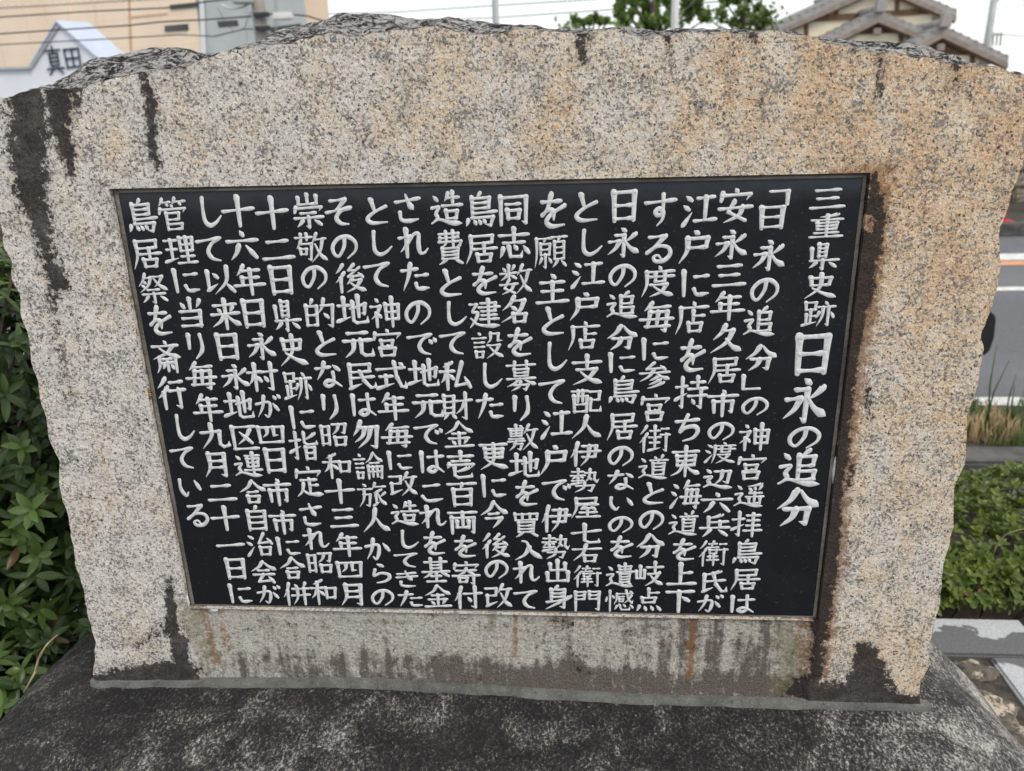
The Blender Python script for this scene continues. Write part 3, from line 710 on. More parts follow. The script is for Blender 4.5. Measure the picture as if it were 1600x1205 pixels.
# plaque, its sealant joint and the cut and painted writing
PF = 0.005                                       # front of the plaque, set back from the granite face
QL, QR, QB, QT = PL+0.0075, PR-0.006, PB+0.003, PT-0.0055
mb = MB(); mb.box(((QL+QR)/2, PF+0.015, (QB+QT)/2), (QR-QL, 0.030, QT-QB))
plaque = mb.build('plaque', M['plaque'], monument, bevel=0.0016)
tag(plaque, 'polished black plaque engraved with twenty columns of writing')
mb = MB()
def seal_ring(inset, y0):
    o = [(PL, PB), (PR, PB), (PR, PT), (PL, PT)]; i = [(QL, QB), (QR, QB), (QR, QT), (QL, QT)]
    for k in range(4):
        a, b = o[k], o[(k+1) % 4]; c, d = i[(k+1) % 4], i[k]; N = 60
        vs, fs = [], []
        for t in range(N+1):
            f = t/N
            for s in range(5):
                g = s/4
                x = (a[0]+(b[0]-a[0])*f)*(1-g)+(d[0]+(c[0]-d[0])*f)*g; z = (a[1]+(b[1]-a[1])*f)*(1-g)+(d[1]+(c[1]-d[1])*f)*g
                y = y0+0.0012*nz((x, 0, z), 90)+(0.010 if (k == 2 and s < 2) else 0.004 if s == 0 else 0.0)
                vs.append((x, y, z))
        for t in range(N):
            for s in range(4): fs.append((t*5+s, (t+1)*5+s, (t+1)*5+s+1, t*5+s+1))
        mb.add(vs, fs)
seal_ring(0, 0.0065)
seal = mb.build('sealant_joint', M['sealant'], monument, smooth=True)
def blob(c, r, seed, parent, mat, name, squash=(1, 0.4, 1)):
    bm = bmesh.new(); bmesh.ops.create_icosphere(bm, subdivisions=3, radius=1)
    for v in bm.verts:
        k = 1+0.38*fbm(v.co+Vector((seed, 0, 0)), 1.6, seed, 5)
        v.co = Vector(c)+Vector((v.co.x*squash[0], v.co.y*squash[1], v.co.z*squash[2]))*r*k
    me = bpy.data.meshes.new(name); bm.to_mesh(me); bm.free(); me.polygons.foreach_set('use_smooth', [True]*len(me.polygons))
    me.materials.append(mat); return link(bpy.data.objects.new(name, me), parent)
for c, r, sq in ((at(291, 940, 0.003), 0.0065, (0.7, .35, 2.0)), (at(334, 953, 0.003), 0.006, (1.1, .45, .8)), (at(1318, 660, 0.005), 0.0038, (1, .5, 14)), (at(1305, 735, 0.005), 0.0032, (1, .5, 6))):
    blob(c, r, r*1000, seal, M['chip'], 'sealant_residue', sq)

GLY = {}
for line in GLYPHS.strip().splitlines():
    ch, body = line.split('=', 1); GLY[ch.strip()] = body.split()
def flat(ch, box=(0, 0, 99, 99)):                # strokes of a character: [(kind, [(x, y)...])]
    out = []
    x0, y0, x1, y1 = box; sx, sy = (x1-x0)/99, (y1-y0)/99
    for tok in GLY[ch]:
        if ord(tok[0]) > 127:
            b = [int(tok[2+i*2:4+i*2]) for i in range(4)]
            out += [(k, [(x0+px*sx, y0+py*sy) for px, py in pts]) for k, pts in flat(tok[0], b)]
        else:
            d = tok[1:]; pts = [(int(d[i:i+2]), int(d[i+2:i+4])) for i in range(0, len(d), 4)]
            out.append((tok[0], [(x0+px*sx, y0+py*sy) for px, py in pts]))
    return out
def catmull(P, n=10):
    if len(P) < 3: return P
    Q = [(2*P[0][0]-P[1][0], 2*P[0][1]-P[1][1])]+list(P)+[(2*P[-1][0]-P[-2][0], 2*P[-1][1]-P[-2][1])]
    out = []
    for i in range(1, len(Q)-2):
        p0, p1, p2, p3 = Q[i-1:i+3]
        for k in range(n):
            t = k/n
            out.append(tuple(0.5*((2*p1[a])+(-p0[a]+p2[a])*t+(2*p0[a]-5*p1[a]+4*p2[a]-p3[a])*t*t+(-p0[a]+3*p1[a]-3*p2[a]+p3[a])*t**3) for a in (0, 1)))
    return out+[P[-1]]
PROF = {'h': [(0, 1.05), (.2, .70), (.55, .62), (.84, 1.2), (1, .95)], 'v': [(0, 1.3), (.18, .95), (.7, .88), (1, .72)],
        'p': [(0, 1.3), (.35, 1.02), (.75, .62), (1, .16)], 'n': [(0, .5), (.5, .95), (.78, 1.55), (.9, 1.05), (1, .1)],
        'd': [(0, .35), (.55, 1.2), (1, .85)], 't': [(0, 1.2), (.4, .9), (1, .18)], 'c': [(0, 1.0), (.2, .78), (.65, 1.15), (1, .4)], 'b': [(0, 1.0), (1, .95)], 'k': [(0, 1.0), (1, .98)]}
def ribbon(mb, pts, wid, y, put, H, sk=(0, 0)):             # rounded raised stroke; pts in glyph units
    # arc ends
    def ext(p, q, r, k):
        d = math.hypot(p[0]-q[0], p[1]-q[1]) or 1; t = ((p[0]-q[0])/d, (p[1]-q[1])/d)
        return [((p[0]+t[0]*r*.85*math.sin(a)+k[0]*r*math.sin(a)**2, p[1]+t[1]*r*.85*math.sin(a)+k[1]*r*math.sin(a)**2), r*math.cos(a)) for a in (0.5, 0.95, 1.4)]
    S_ = list(zip(pts, wid)); A = ext(pts[0], pts[1], wid[0], sk[0] or (0, 0))[::-1]; B = ext(pts[-1], pts[-2], wid[-1], sk[1] or (0, 0))
    S_ = A+S_+B; n = len(S_); vs, fs = [], []
    for i, (p, w) in enumerate(S_):
        a = S_[max(i-1, 0)][0]; b = S_[min(i+1, n-1)][0]; d = math.hypot(b[0]-a[0], b[1]-a[1]) or 1
        nx_, ny_ = -(b[1]-a[1])/d, (b[0]-a[0])/d
        for s, h in ((-1, -0.0003), (-.80, H), (0, H*0.35), (.80, H), (1, -0.0003)):
            X, Z = put(p[0]+nx_*w*s, p[1]+ny_*w*s); vs.append((X, y-h*(min(1, w/3.0) if h > 0 else 1), Z))
    for i in range(n-1):
        for s in range(4): fs.append((i*5+s, i*5+s+1, (i+1)*5+s+1, (i+1)*5+s))
    mb.add(vs, fs)
def draw_char(mb, ch, cx, cz, w, h, y, H=0.0005, slant=0.06, weight=1.0, gothic=False, ux=None):
    st = flat(ch); n = len(st)
    bw = (7.4 if n <= 4 else 6.5 if n <= 7 else 5.6 if n <= 11 else 4.8 if n <= 15 else 4.2)*weight     # half width
    if ux is None: put = lambda gx, gy: (cx+(gx-49.5)/99*w, cz-(gy-49.5-slant*(gx-49.5))/99*h)
    else: put = ux
    z = 0
    for kind, P in st:
        z += 1; yy = y-z*0.00002
        if kind in 'bk':                          # corners stay sharp: one ribbon per leg
            m = len(P)-1
            for i in range(m):
                a, b = P[i], P[i+1]; L = math.hypot(b[0]-a[0], b[1]-a[1]); N = 5
                hook = kind == 'k' and i == m-1 and not gothic
                pr = [(0, .98), (1, .12)] if hook else ([(0, .95), (.3, .70), (1, .9)] if abs(b[0]-a[0]) > abs(b[1]-a[1]) else [(0, 1.25), (.3, 1.0), (1, .85)])
                pts = [(a[0]+(b[0]-a[0])*k/N, a[1]+(b[1]-a[1])*k/N) for k in range(N+1)]
                ribbon(mb, pts, [bw*(1 if gothic else interp(pr, k/N)) for k in range(N+1)], yy-i*0.000005, put, H, (0, 0) if gothic or i else ((-.6, -.5), 0))
            continue
        pts = catmull(P) if len(P) > 2 else [(P[0][0]+(P[1][0]-P[0][0])*k/8, P[0][1]+(P[1][1]-P[0][1])*k/8) for k in range(9)]
        if kind in 'pn' and len(P) == 2:          # sweep a little
            (x0, y0), (x1, y1) = P; b_ = 0.07*(1 if kind == 'p' else -1)
            pts = [(p[0]-(y1-y0)*-b_*4*t*(1-t)*0.8, p[1]+(x1-x0)*b_*-4*t*(1-t)*0.8) for p, t in ((q, k/8) for k, q in enumerate(pts))]
        L = [0]
        for i in range(1, len(pts)): L.append(L[-1]+math.hypot(pts[i][0]-pts[i-1][0], pts[i][1]-pts[i-1][1]))
        kw = {'h': .9, 'v': 1.1}.get(kind, 1.0)
        sk = (0, 0) if gothic else {'h': ((-.25, -.75), (.1, .55)), 'v': ((-.75, -.1), (0, 0)), 'p': ((-.7, -.1), 0), 't': ((-.4, .3), 0)}.get(kind, (0, 0))
        ribbon(mb, pts, [bw*(0.95 if gothic else kw*interp(PROF[kind], l/(L[-1] or 1))) for l in L], yy, put, H, sk)

KANA = set('のにをはちすると ないがしてたりでさきそかられこ「」')
for col in TEXT.strip().splitlines():
    txt, nums = col.split('|'); nums = [float(q) for q in nums.split()]
    pts = [(nums[i], nums[i+1]) for i in range(0, len(nums), 2)]
    W = [at(x, y, PF-0.0004) for x, y in pts]; mb = MB()
    for i, ch in enumerate(txt):
        g = []
        if i: g.append(abs(W[i].z-W[i-1].z))
        if i < len(txt)-1: g.append(abs(W[i].z-W[i+1].z))
        h = min(0.052, max(0.028, min(sum(g)/len(g), min(g)*1.12)*0.88)); w = 0.0395
        if txt.startswith('三重') and i >= 5:
            w = 0.056; h = {'日': .054, '永': .062, 'の': .034, '追': .054, '分': .055}[ch]
            if ch == 'の': w = .044
        elif ch in KANA: h = min(h, 0.044)*0.93; w = 0.036
        elif ch in '一二三十': h = min(h, .040)
        if W[i].z-h/2 < QB+0.003: h *= 0.93; W[i].z = max(W[i].z, QB+0.003+h/2)
        draw_char(mb, ch, W[i].x, W[i].z, w, h, PF-0.0001, weight=0.98 if txt.startswith('三重') and i >= 5 else 1.0)
    mb.build('inscription_column', M['letter'], plaque, smooth=True, fix=False)

# boulder under the slab
def build_boulder():
    NR_, NA = 90, 220; vs, fs = [], []
    cx, cy = 0.0, 0.05
    for i in range(NR_+1):
        rho = (i/NR_)**0.8*1.0
        for k in range(NA):
            th = 2*math.pi*k/NA; c, s = math.cos(th), math.sin(th)
            ax = 1.08 if c > 0 else 1.13; ay = 0.70 if s > 0 else 0.68
            e = 2/3.0
            X = ax*math.copysign(abs(c)**e, c)*rho; Y = ay*math.copysign(abs(s)**e, s)*rho
            p = (X, Y, 0)
            drop = 0.70*max(0, (rho-0.56)/0.44)**2.0
            z = interp(BX, X+cx)-0.005-drop-0.10*max(0, -(Y+cy)-0.02)
            z += (0.03*fbm(p, 3.4, 2, 4)*sstep(0.12, 0.6, rho)*sstep(0.02, 0.14, abs(Y+cy-0.02))+0.005*fbm(p, 18, 4, 3)*sstep(0.03, 0.1, abs(Y+cy-0.02)))
            x_, y_ = X+cx, Y+cy
            if rho > 0.55: x_ += 0.03*nz(p, 4, 3)*sstep(0.55, 0.9, rho); y_ += 0.03*nz(p, 4, 8)*sstep(0.55, 0.9, rho)
            # level bed where the slab stands
            vs.append((x_, y_, max(-0.04, z)))
    for i in range(NR_):
        for k in range(NA): fs.append((i*NA+k, i*NA+(k+1) % NA, (i+1)*NA+(k+1) % NA, (i+1)*NA+k))
    fs.append(tuple(range(NR_*NA, (NR_+1)*NA)))
    mb = MB(); mb.add(vs, fs); return mb.build('base_stone', M['rock'], monument, smooth=True)
base_stone = build_boulder()
def build_mortar():                               # the cement fillet along the foot of the slab
    vs, fs = [], []; N = 240
    x0, x1 = BX[0][0]+0.002, BX[-1][0]+0.004
    for i in range(N+1):
        x = x0+(x1-x0)*i/N; zb = interp(BX, x); e = min(1, min(i, N-i)/3)
        n = 0.0022*fbm((x, 0, 0), 22, 1, 4); w = (0.0045+0.0035*nz((x, 4, 0), 9))
        y0 = 0.010
        for dy, dz in ((0.02, 0.004), (-0.002, 0.004+n*.4), (-0.0035, 0.0015+n*.5), (-0.0045-w*.25+n, -0.002-w*.1), (-0.005-w*.4+n*1.6, -0.004-w*.3), (-0.004-w*.3, -0.02)):
            vs.append((x, (dy if dy < 0 else y0)*(0.4+0.6*e), zb+dz))
    for i in range(N):
        for s in range(5): fs.append((i*6+s, i*6+s+1, (i+1)*6+s+1, (i+1)*6+s))
    mb = MB(); mb.add(vs, fs); return mb.build('mortar_joint', M['mortar'], monument, smooth=True)
build_mortar()

# ------------------------------------------------------------------ ground, plot, road
def sheet(name, x0, x1, y0, y1, z, mat, n=(1, 1), amp=0.0):
    vs, fs = [], []
    for j in range(n[1]+1):
        for i in range(n[0]+1):
            x = x0+(x1-x0)*i/n[0]; y = y0+(y1-y0)*j/n[1]
            vs.append((x, y, z+(amp*fbm((x, y, 0), 3, 2, 4) if amp else 0)))
    for j in range(n[1]):
        for i in range(n[0]):
            a = j*(n[0]+1)+i; fs.append((a, a+1, a+n[0]+2, a+n[0]+1))
    mb = MB(); mb.add(vs, fs); return mb.build(name, mat, smooth=amp > 0)
tag(sheet('ground', -400, 400, -400, 600, 0.0, M['paving']), kind='structure')
tag(sheet('plot_soil', -1.75, 1.155, -0.9, 0.80, 0.138, M['dirt'], (90, 60), 0.012), kind='structure')
tag(sheet('road', -200, 200, 2.42, 7.95, 0.004, M['asphalt']), kind='structure')
tag(sheet('road_line', -200, 200, 2.93, 3.05, 0.008, M['white_paint']), kind='structure')
tag(sheet('road_line', -200, 200, 5.42, 5.55, 0.008, M['white_paint']), kind='structure')
tag(sheet('road_line', -200, 200, 6.40, 6.60, 0.008, M['orange_paint']), kind='structure')
tag(sheet('road_line', -200, 200, 6.64, 6.95, 0.008, M['white_paint']), kind='structure')
mb = MB(); mb.box((0, 2.21, 0.02), (60, 0.17, 0.10)); mb.box((0, 2.00, 0.008), (60, 0.24, 0.03))
tag(mb.build('gutter', M['concrete'], bevel=0.012), kind='structure')
tag(sheet('verge_soil', -30, 30, 2.30, 2.86, 0.03, M['dirt'], (300, 12), 0.02), kind='structure')
tag(sheet('far_bank', -120, 120, 8.15, 12.0, 0.10, M['dirt'], (200, 14), 0.05), kind='structure')
mb = MB()
mb.box((0, 8.05, 0.06), (240, 0.2, 0.14)); tag(mb.build('far_kerb', M['concrete'], bevel=0.02), kind='structure')

def kerb(name, x0, x1, y0, y1, label):
    mb = MB(); mb.box(((x0+x1)/2, (y0+y1)/2, 0.075), (x1-x0, y1-y0, 0.15))
    return tag(mb.build(name, M['kerb'], bevel=0.006), label, 'kerb', 'granite kerbs round the monument plot')
kerb('granite_kerb', -0.35, 1.305, 0.80, 0.955, 'pale grey sawn granite kerb with a dark wet stain, in front of the clipped hedge')
kerb('granite_kerb', -1.95, -0.354, 0.80, 0.955, 'grey granite kerb lying in shade under the leafy shrub behind the boulder')
kerb('granite_kerb', 1.155, 1.305, -1.2, 0.796, 'grey granite kerb running towards the viewer at the lower right edge')

random.seed(5)
for (x, y, r, lab) in ((1.06, 0.62, 0.075, 'tan and grey fieldstone nearest the kerb corner'), (1.105, 0.745, 0.055, 'small mottled stone tucked in the kerb corner'),
                       (1.10, 0.52, 0.07, 'brown and tan mottled stone beside the right flank of the boulder'), (1.0, 0.70, 0.07, 'dark mottled stone behind the boulder near the back kerb'), (1.115, 0.40, 0.06, 'mottled buff stone between the boulder and the side kerb')):
    o = blob((x, y, 0.128), r, r*400, None, M['plot_stone'], 'fieldstone', (1.15, 0.9, 0.45))
    tag(o, lab, 'stone', 'stones filling the plot beside the boulder')

# ------------------------------------------------------------------ plants near the stone
def leaf(mb, p, d, up, L, W, curl, a, seg=5):    # a folded lance-shaped leaf
    d = d.normalized(); s = d.cross(up)
    s = s.normalized() if s.length > 1e-4 else d.cross(Vector((1, 0, 0))).normalized()
    n = s.cross(d); vs, fs = [], []
    for i in range(seg+1):
        t = i/seg; w = W*(math.sin(math.pi*min(1, 0.06+0.94*t**1.2))**0.75) if i < seg else 0.0005
        c = p+d*(L*t)-n*(curl*L*t*t)
        vs += [c+s*w+n*(w*0.35), c, c-s*w+n*(w*0.35)]
    for i in range(seg):
        b = i*3; fs += [(b, b+1, b+4, b+3), (b+1, b+2, b+5, b+4)]
    mb.add(vs, fs, a)
def whorl(mb, p, axis, n, L, W, rnd, droop=0.35, spread=1.0):
    axis = axis.normalized(); t = axis.cross(Vector((0.3, 0.9, 0.1))).normalized(); b = axis.cross(t); ph = rnd.random()*6
    base = rnd.random()
    for k in range(n):
        th = ph+2.4*k; out = t*math.cos(th)+b*math.sin(th); lift = 0.25+0.95*(k/n)*rnd.uniform(.5, 1.3)+rnd.gauss(0, .18)
        d = out*spread+axis*lift+Vector((0, 0, -0.1)); l = L*rnd.uniform(.5, 1.15)*(1-0.35*(k/n))
        leaf(mb, p+axis*(0.012*k/n), d, axis, l, W*rnd.uniform(.8, 1.15), droop*rnd.uniform(.5, 1.4), min(0.92, max(0, 0.55*base+0.45*(k/n)*rnd.random()+0.05)) if rnd.random() > .012 else 0.99)

def shrub(name, label, cat, c, r, count, L, W, mat, seed, nleaf=8, flat_top=None, xlim=None):
    rnd = random.Random(seed); root = empty(name, (c[0], c[1], 0)); tag(root, label, cat); off = Vector((c[0], c[1], 0))
    mb = MB(); st = MB()
    for i in range(count):
        while True:
            v = Vector((rnd.gauss(0, 1), rnd.gauss(0, 1), rnd.gauss(0, 1))).normalized()
            if v.z > -0.75: break
        k = rnd.uniform(0.55, 1.0)*(1+0.16*nz((v.x, v.y, v.z), 2.4, seed))
        p = Vector((v.x*r[0], v.y*r[1], v.z*r[2]))*k+Vector((0, 0, c[2]))
        if flat_top: p.z = min(p.z, flat_top-0.05*rnd.random())
        if p.z < 0.06: continue
        ax = (Vector((v.x/r[0], v.y/r[1], v.z/r[2])).normalized()+Vector((0, 0, 0.55))+Vector((rnd.gauss(0, .3), rnd.gauss(0, .3), rnd.gauss(0, .2)))).normalized()
        whorl(mb, p, ax, nleaf+rnd.randint(-2, 2), L, W, rnd)
        if i % 3 == 0:
            q = Vector((v.x*r[0]*.25, v.y*r[1]*.25, max(0.05, c[2]*0.6+v.z*r[2]*.3)))
            st.tube([q, (p+q)/2+Vector((0, 0, 0.03)), p], [0.006, 0.0045, 0.0025], 5)
    for k in range(9):
        a = rnd.random()*6.3; st.tube([(0.06*math.cos(a), 0.06*math.sin(a), 0), (r[0]*.3*math.cos(a), r[1]*.3*math.sin(a), c[2]*.6), (r[0]*.6*math.cos(a), r[1]*.6*math.sin(a), c[2]*1.1)], [0.014, 0.01, 0.005], 6)
    mb.build('foliage', mat, root, fix=False, smooth=True); st.build('stems', M['bark'], root, smooth=True)
    return root
shrub('leafy_shrub', 'tall dark green shrub with whorls of long pointed leaves beside the slab left edge', 'shrub', (-1.30, 0.50, 0.88), (0.58, 0.44, 0.55), 2100, 0.052, 0.0070, M['shrub'], 3)
shrub('leafy_shrub', 'low dark shrub with long leaves spreading over the kerb at the lower left', 'shrub', (-1.22, 0.42, 0.36), (0.50, 0.36, 0.42), 1200, 0.050, 0.0068, M['shrub'], 8)

def hedge():
    rnd = random.Random(21); root = empty('azalea_hedge', (1.2, 1.35, 0)); tag(root, 'clipped low azalea hedge with small green leaves behind the granite kerb', 'hedge')
    mb = MB(); st = MB()
    def prof(x): return 0.272+0.03*nz((x, 0, 0), 2.5, 3)+0.02*nz((x, 1, 0), 7, 2)
    for i in range(5000):
        x = rnd.uniform(0.3, 3.2); u = rnd.random(); H = prof(x)
        if u < 0.45: y = 0.985+0.05*nz((x, 0, u), 6)+rnd.uniform(0, .05); z = rnd.uniform(0.16, H-0.02); y += 0.10*(z/H)**3; ax = Vector((0, -1, 0.7))
        else: y = rnd.uniform(1.03, 1.72); z = H+0.035*nz((x, y, 0), 5)-0.05*abs((y-1.36)/.36)**3-rnd.uniform(0, .035); ax = Vector((0, -0.2, 1))
        p = Vector((x-1.2, y-1.35, z)); ax = ax+Vector((rnd.gauss(0, .45), rnd.gauss(0, .45), rnd.gauss(0, .3)))
        whorl(mb, p, ax, 7, 0.034, 0.0068, rnd, 0.2)
        if i % 9 == 0: st.tube([p+Vector((rnd.gauss(0, .03), 0.06, -0.12)), p], [0.003, 0.0015], 4)
    mb.build('foliage', M['azalea'], root, fix=False)
    st.box((0.55, 0.02, 0.095), (2.86, 0.52, 0.17)); st.build('twigs', M['bark'], root)
    return root
hedge()
def grass_strip():
    for nm, mat, n, h0, h1, seed, z0 in (('grass', M['grass'], 16000, .03, .10, 2, 0), ('dry_grass', M['dry_grass'], 15000, .04, .15, 4, 0)):
        rnd = random.Random(seed); mb = MB()
        for i in range(n):
            x = rnd.uniform(-1.0, 5.0); y = rnd.uniform(2.31, 2.88); k = nz((x, y, 0), 3, seed)
            if nm == 'dry_grass' and (k < -0.05 or y > 2.74): continue
            if nm == 'grass' and k > 0.35: continue
            a = rnd.random()*6.3; L = rnd.uniform(h0, h1); b = Vector((math.cos(a), math.sin(a), 0))*L*rnd.uniform(.1, .7); s = Vector((-math.sin(a), math.cos(a), 0))*(0.0026 if nm == 'grass' else 0.0034)
            p = Vector((x, y, 0.03)); m = p+b*0.35+Vector((0, 0, L*.6)); e = p+b+Vector((0, 0, L))
            mb.add([p-s, p+s, m+s*.8, m-s*.8, e], [(0, 1, 2, 3), (3, 2, 4)], rnd.random())
        tag(mb.build(nm, mat, fix=False), kind='stuff')
grass_strip()
def stalk(name, label, pts, r, mat, extra=()):
    mb = MB(); mb.tube(pts, r, 5)
    for e in extra: mb.tube(e, r[-1] if isinstance(r, list) else r*.6, 4)
    return tag(mb.build(name, mat, smooth=True), label, 'stalk')
def tall_stalks():
    spec = [((1546, 640), (1557, 540), 'thin upright green grass stalk rising above the dry verge'), ((1542, 622), (1577, 563), 'longest green grass stalk, leaning to the right over the road'),
            ((1577, 620), (1588, 585), 'short bent green stalk with a forked tip in the verge'), ((1586, 640), (1586, 600), 'straight short green stalk nearest the right edge')]
    for (a, b, lab) in spec:
        Y = 2.5; p = at(a[0], a[1]+20, Y); q = at(*b, Y); p.z = max(0.03, min(p.z, 0.05)); m = (p+q)/2+Vector((-0.012, 0, 0.02))
        mb = MB(); mb.tube([p, m, q], [0.004, 0.0035, 0.0012], 5); tag(mb.build('grass_stalk', M['grass'], smooth=True), lab, 'stalk', 'tall grass stalks in the verge')
tall_stalks()
stalk('dry_stem', 'curved dry straw stem arching over the clipped hedge', [at(1552, 868, 1.0), at(1556, 855, 0.98), at(1564, 842, 0.97), at(1576, 833, 0.96), at(1592, 828, 0.955), at(1612, 825, 0.95)], [0.0018, 0.0018, 0.0016, 0.0014, 0.0012, 0.0008], M['twig'])
stalk('dry_stem', 'pale split dry stem leaning on the boulder below the shrub', [at(38, 1082, 0.06), at(55, 1050, 0.07), at(60, 1030, 0.09), at(72, 1008, 0.10), at(90, 992, 0.11)], [0.0022, 0.002, 0.002, 0.0016, 0.001], M['twig'],
      [[at(55, 1050, 0.07), at(64, 1020, 0.08), at(80, 1000, 0.09)]])

def insect():
    c = at(234.5, 615, 0.0045); root = empty('striped_insect', (c.x, c.y, c.z)); tag(root, 'tiny brown striped insect resting on the sealant left of the plaque', 'insect')
    prof = [(-.0066, .0004), (-.0055, .0014), (-.004, .0022), (-.0018, .0025), (.0005, .0021), (.0018, .0012), (.0026, .0018), (.004, .0021), (.0052, .0014), (.0056, .0012), (.0065, .0016), (.0074, .0010), (.0078, .0003)]
    mb = MB(); mb.tube([(-0.08*z, -.0012, z) for z, r in prof], [r for z, r in prof], 10); b = mb.build('body', M['insect'], root, smooth=True)
    for k in range(3):
        for sx in (-1, 1):
            z = .0018+.0014*k; mb = MB(); mb.tube([(sx*.001, -.0012, z), (sx*.003, -.0022, z+(k-1)*.0015), (sx*.0045, .0008, z+(k-1)*.003)], [.0003, .00025, .0002], 5); mb.build('leg', M['insect'], root)
insect()

# black sign board whose edge shows past the slab, red cone far behind
def board():
    Y = 3.2; root = empty('roadside_board', at(1536, 700, Y).to_2d().to_3d()); tag(root, 'dark board with rounded corners half hidden behind the slab right edge', 'sign board')
    o = root.location
    P = [at(x, y, Y)-o for x, y in ((1490, 484), (1535, 483), (1549, 488), (1554.5, 493), (1556, 500), (1553, 528), (1546, 548), (1540, 554), (1490, 566))]
    mb = MB(); mb.prism(P, (0, 0.025, 0)); mb.build('panel', M['black'], root)
    c = at(1505, 560, Y)-o; mb = MB(); mb.tube([(c.x, 0.035, 0), (c.x, 0.035, c.z+0.1)], 0.018, 8); mb.build('post', M['steel'], root)
board()
def cone():
    Y = 8.3; c = at(1554.5, 366, Y); root = empty('traffic_cone', (c.x, Y, 0.1)); tag(root, 'small red cone by the far kerb, mostly hidden behind the slab', 'cone')
    mb = MB(); mb.tube([(0, 0, 0.03), (0, 0, 0.48)], [0.085, 0.02], 20); mb.build('body', M['red'], root, smooth=True)
    mb = MB(); mb.box((0, 0, 0.015), (0.24, 0.24, 0.03)); mb.build('base', M['red'], root, bevel=0.006)
cone()
# far roadside
def stone_wall():
    rnd = random.Random(4); mb = MB(); x = 4.0
    for row in range(3):
        x = 3.5
        while x < 16:
            w = rnd.uniform(.25, .5); mb.box((x+w/2, 10.2+0.03*row+rnd.uniform(-.02, .02), 0.16+0.2*row), (w-.02, .35, .19)); x += w
    tag(mb.build('stone_wall', M['stone'], bevel=0.03), 'low grey-brown stone retaining wall across the road under the green bushes', 'wall')
stone_wall()
def leaf_cloud(mb, c, r, n, size, rnd, shell=0.5, up=0.0):
    for i in range(n):
        v = Vector((rnd.gauss(0, 1), rnd.gauss(0, 1), rnd.gauss(0, 1))).normalized(); k = shell+(1-shell)*rnd.random()
        p = Vector(c)+Vector((v.x*r[0], v.y*r[1], v.z*r[2]))*k
        d = Vector((rnd.gauss(0, 1), rnd.gauss(0, 1), rnd.gauss(0, .7)+up)).normalized(); s = d.cross(Vector((rnd.gauss(0, 1), rnd.gauss(0, 1), rnd.gauss(0, 1)))).normalized()
        L = size*rnd.uniform(.6, 1.3); W = L*0.32
        mb.add([p, p+d*L*.5+s*W, p+d*L, p+d*L*.5-s*W], [(0, 1, 2, 3)], rnd.random()*0.9)
def bush(name, label, c, r, n, size, mat, seed):
    rnd = random.Random(seed); root = empty(name, (c[0], c[1], 0.1)); tag(root, label, 'bush'); mb = MB()
    for k in range(9):
        q = (rnd.uniform(-.6, .6)*r[0], rnd.uniform(-.6, .6)*r[1], c[2]-0.1+rnd.uniform(-.4, .5)*r[2]); leaf_cloud(mb, q, (r[0]*.5, r[1]*.5, r[2]*.5), n//9, size, rnd, 0.3, 0.4)
    mb.build('foliage', mat, root, fix=False)
    s = MB()
    for k in range(5): s.tube([(0, 0, 0), (rnd.uniform(-.4, .4)*r[0], rnd.uniform(-.3, .3)*r[1], c[2])], [0.02, 0.008], 5)
    s.build('stems', M['bark'], root)
bush('far_bush', 'light green bush growing above the stone wall across the road', (7.2, 10.9, 0.95), (1.1, 0.6, 0.42), 2600, 0.07, M['azalea'], 1)
bush('far_bush', 'small weedy bush at the foot of the stone wall across the road', (6.0, 9.2, 0.30), (0.55, 0.35, 0.22), 1200, 0.055, M['azalea'], 2)
bush('far_bush', 'dark green bush higher up behind the light one across the road', (8.6, 13.5, 1.35), (1.6, 0.8, 0.8), 2200, 0.09, M['shrub'], 6)

# ------------------------------------------------------------------ buildings, poles and cables beyond the slab
def vstrip(root, name, mat, a, b, z0, z1, depth):       # upright slab between two plan points
    a, b = Vector(a), Vector(b); d = (b-a); n = Vector((-d.y, d.x)).normalized()*depth
    P = [Vector((a.x, a.y, z0)), Vector((b.x, b.y, z0)), Vector((b.x, b.y, z1)), Vector((a.x, a.y, z1))]
    mb = MB(); mb.prism([p-root.location for p in P], (n.x, n.y, 0)); return mb.build(name, mat, root)
def on_line(px, py, a, b):                              # pixel -> point on the upright plane through plan points a, b
    d = ray(px, py); n = Vector((-(b[1]-a[1]), b[0]-a[0])); t = ((a[0]-CAM.x)*n.x+(a[1]-CAM.y)*n.y)/(d.x*n.x+d.y*n.y); return CAM+d*t
def quad_on(root, name, mat, px, a, b, lift=0.04, depth=0.05):
    P = [on_line(x, y, a, b) for x, y in px]; n = Vector((b[1]-a[1], -(b[0]-a[0]), 0)).normalized()
    mb = MB(); mb.prism([p+n*lift-root.location for p in P], -n*depth); return mb.build(name, mat, root)
fa = at(-120, 60, 33.0); fb = at(314, 60, 28.6); A2, B2 = (fa.x, fa.y), (fb.x, fb.y)
beige = empty('beige_building', (fb.x, fb.y, 0)); tag(beige, 'large beige corrugated-siding building with rust streaks at the upper left', 'building')
def beige_wall():
    d = Vector((fb.x-fa.x, fb.y-fa.y)); L = d.length; w = MB()
    w.box((-L/2, 4, 6), (L, 8, 12)); o = w.build('wall', M['siding'], beige); o.rotation_euler[2] = math.atan2(d.y, d.x)
beige_wall()
quad_on(beige, 'window', M['glass'], [(258, 40.5), (294, 37.5), (295, 47.5), (259, 50)], A2, B2)
quad_on(beige, 'window', M['glass'], [(266, 8), (309, 4), (309.5, 11.5), (268, 15.5)], A2, B2)
quad_on(beige, 'corner_trim', M['white_wall'], [(311, -60), (315, -60), (321, 84), (316.5, 84)], A2, B2, 0.06, 0.1)
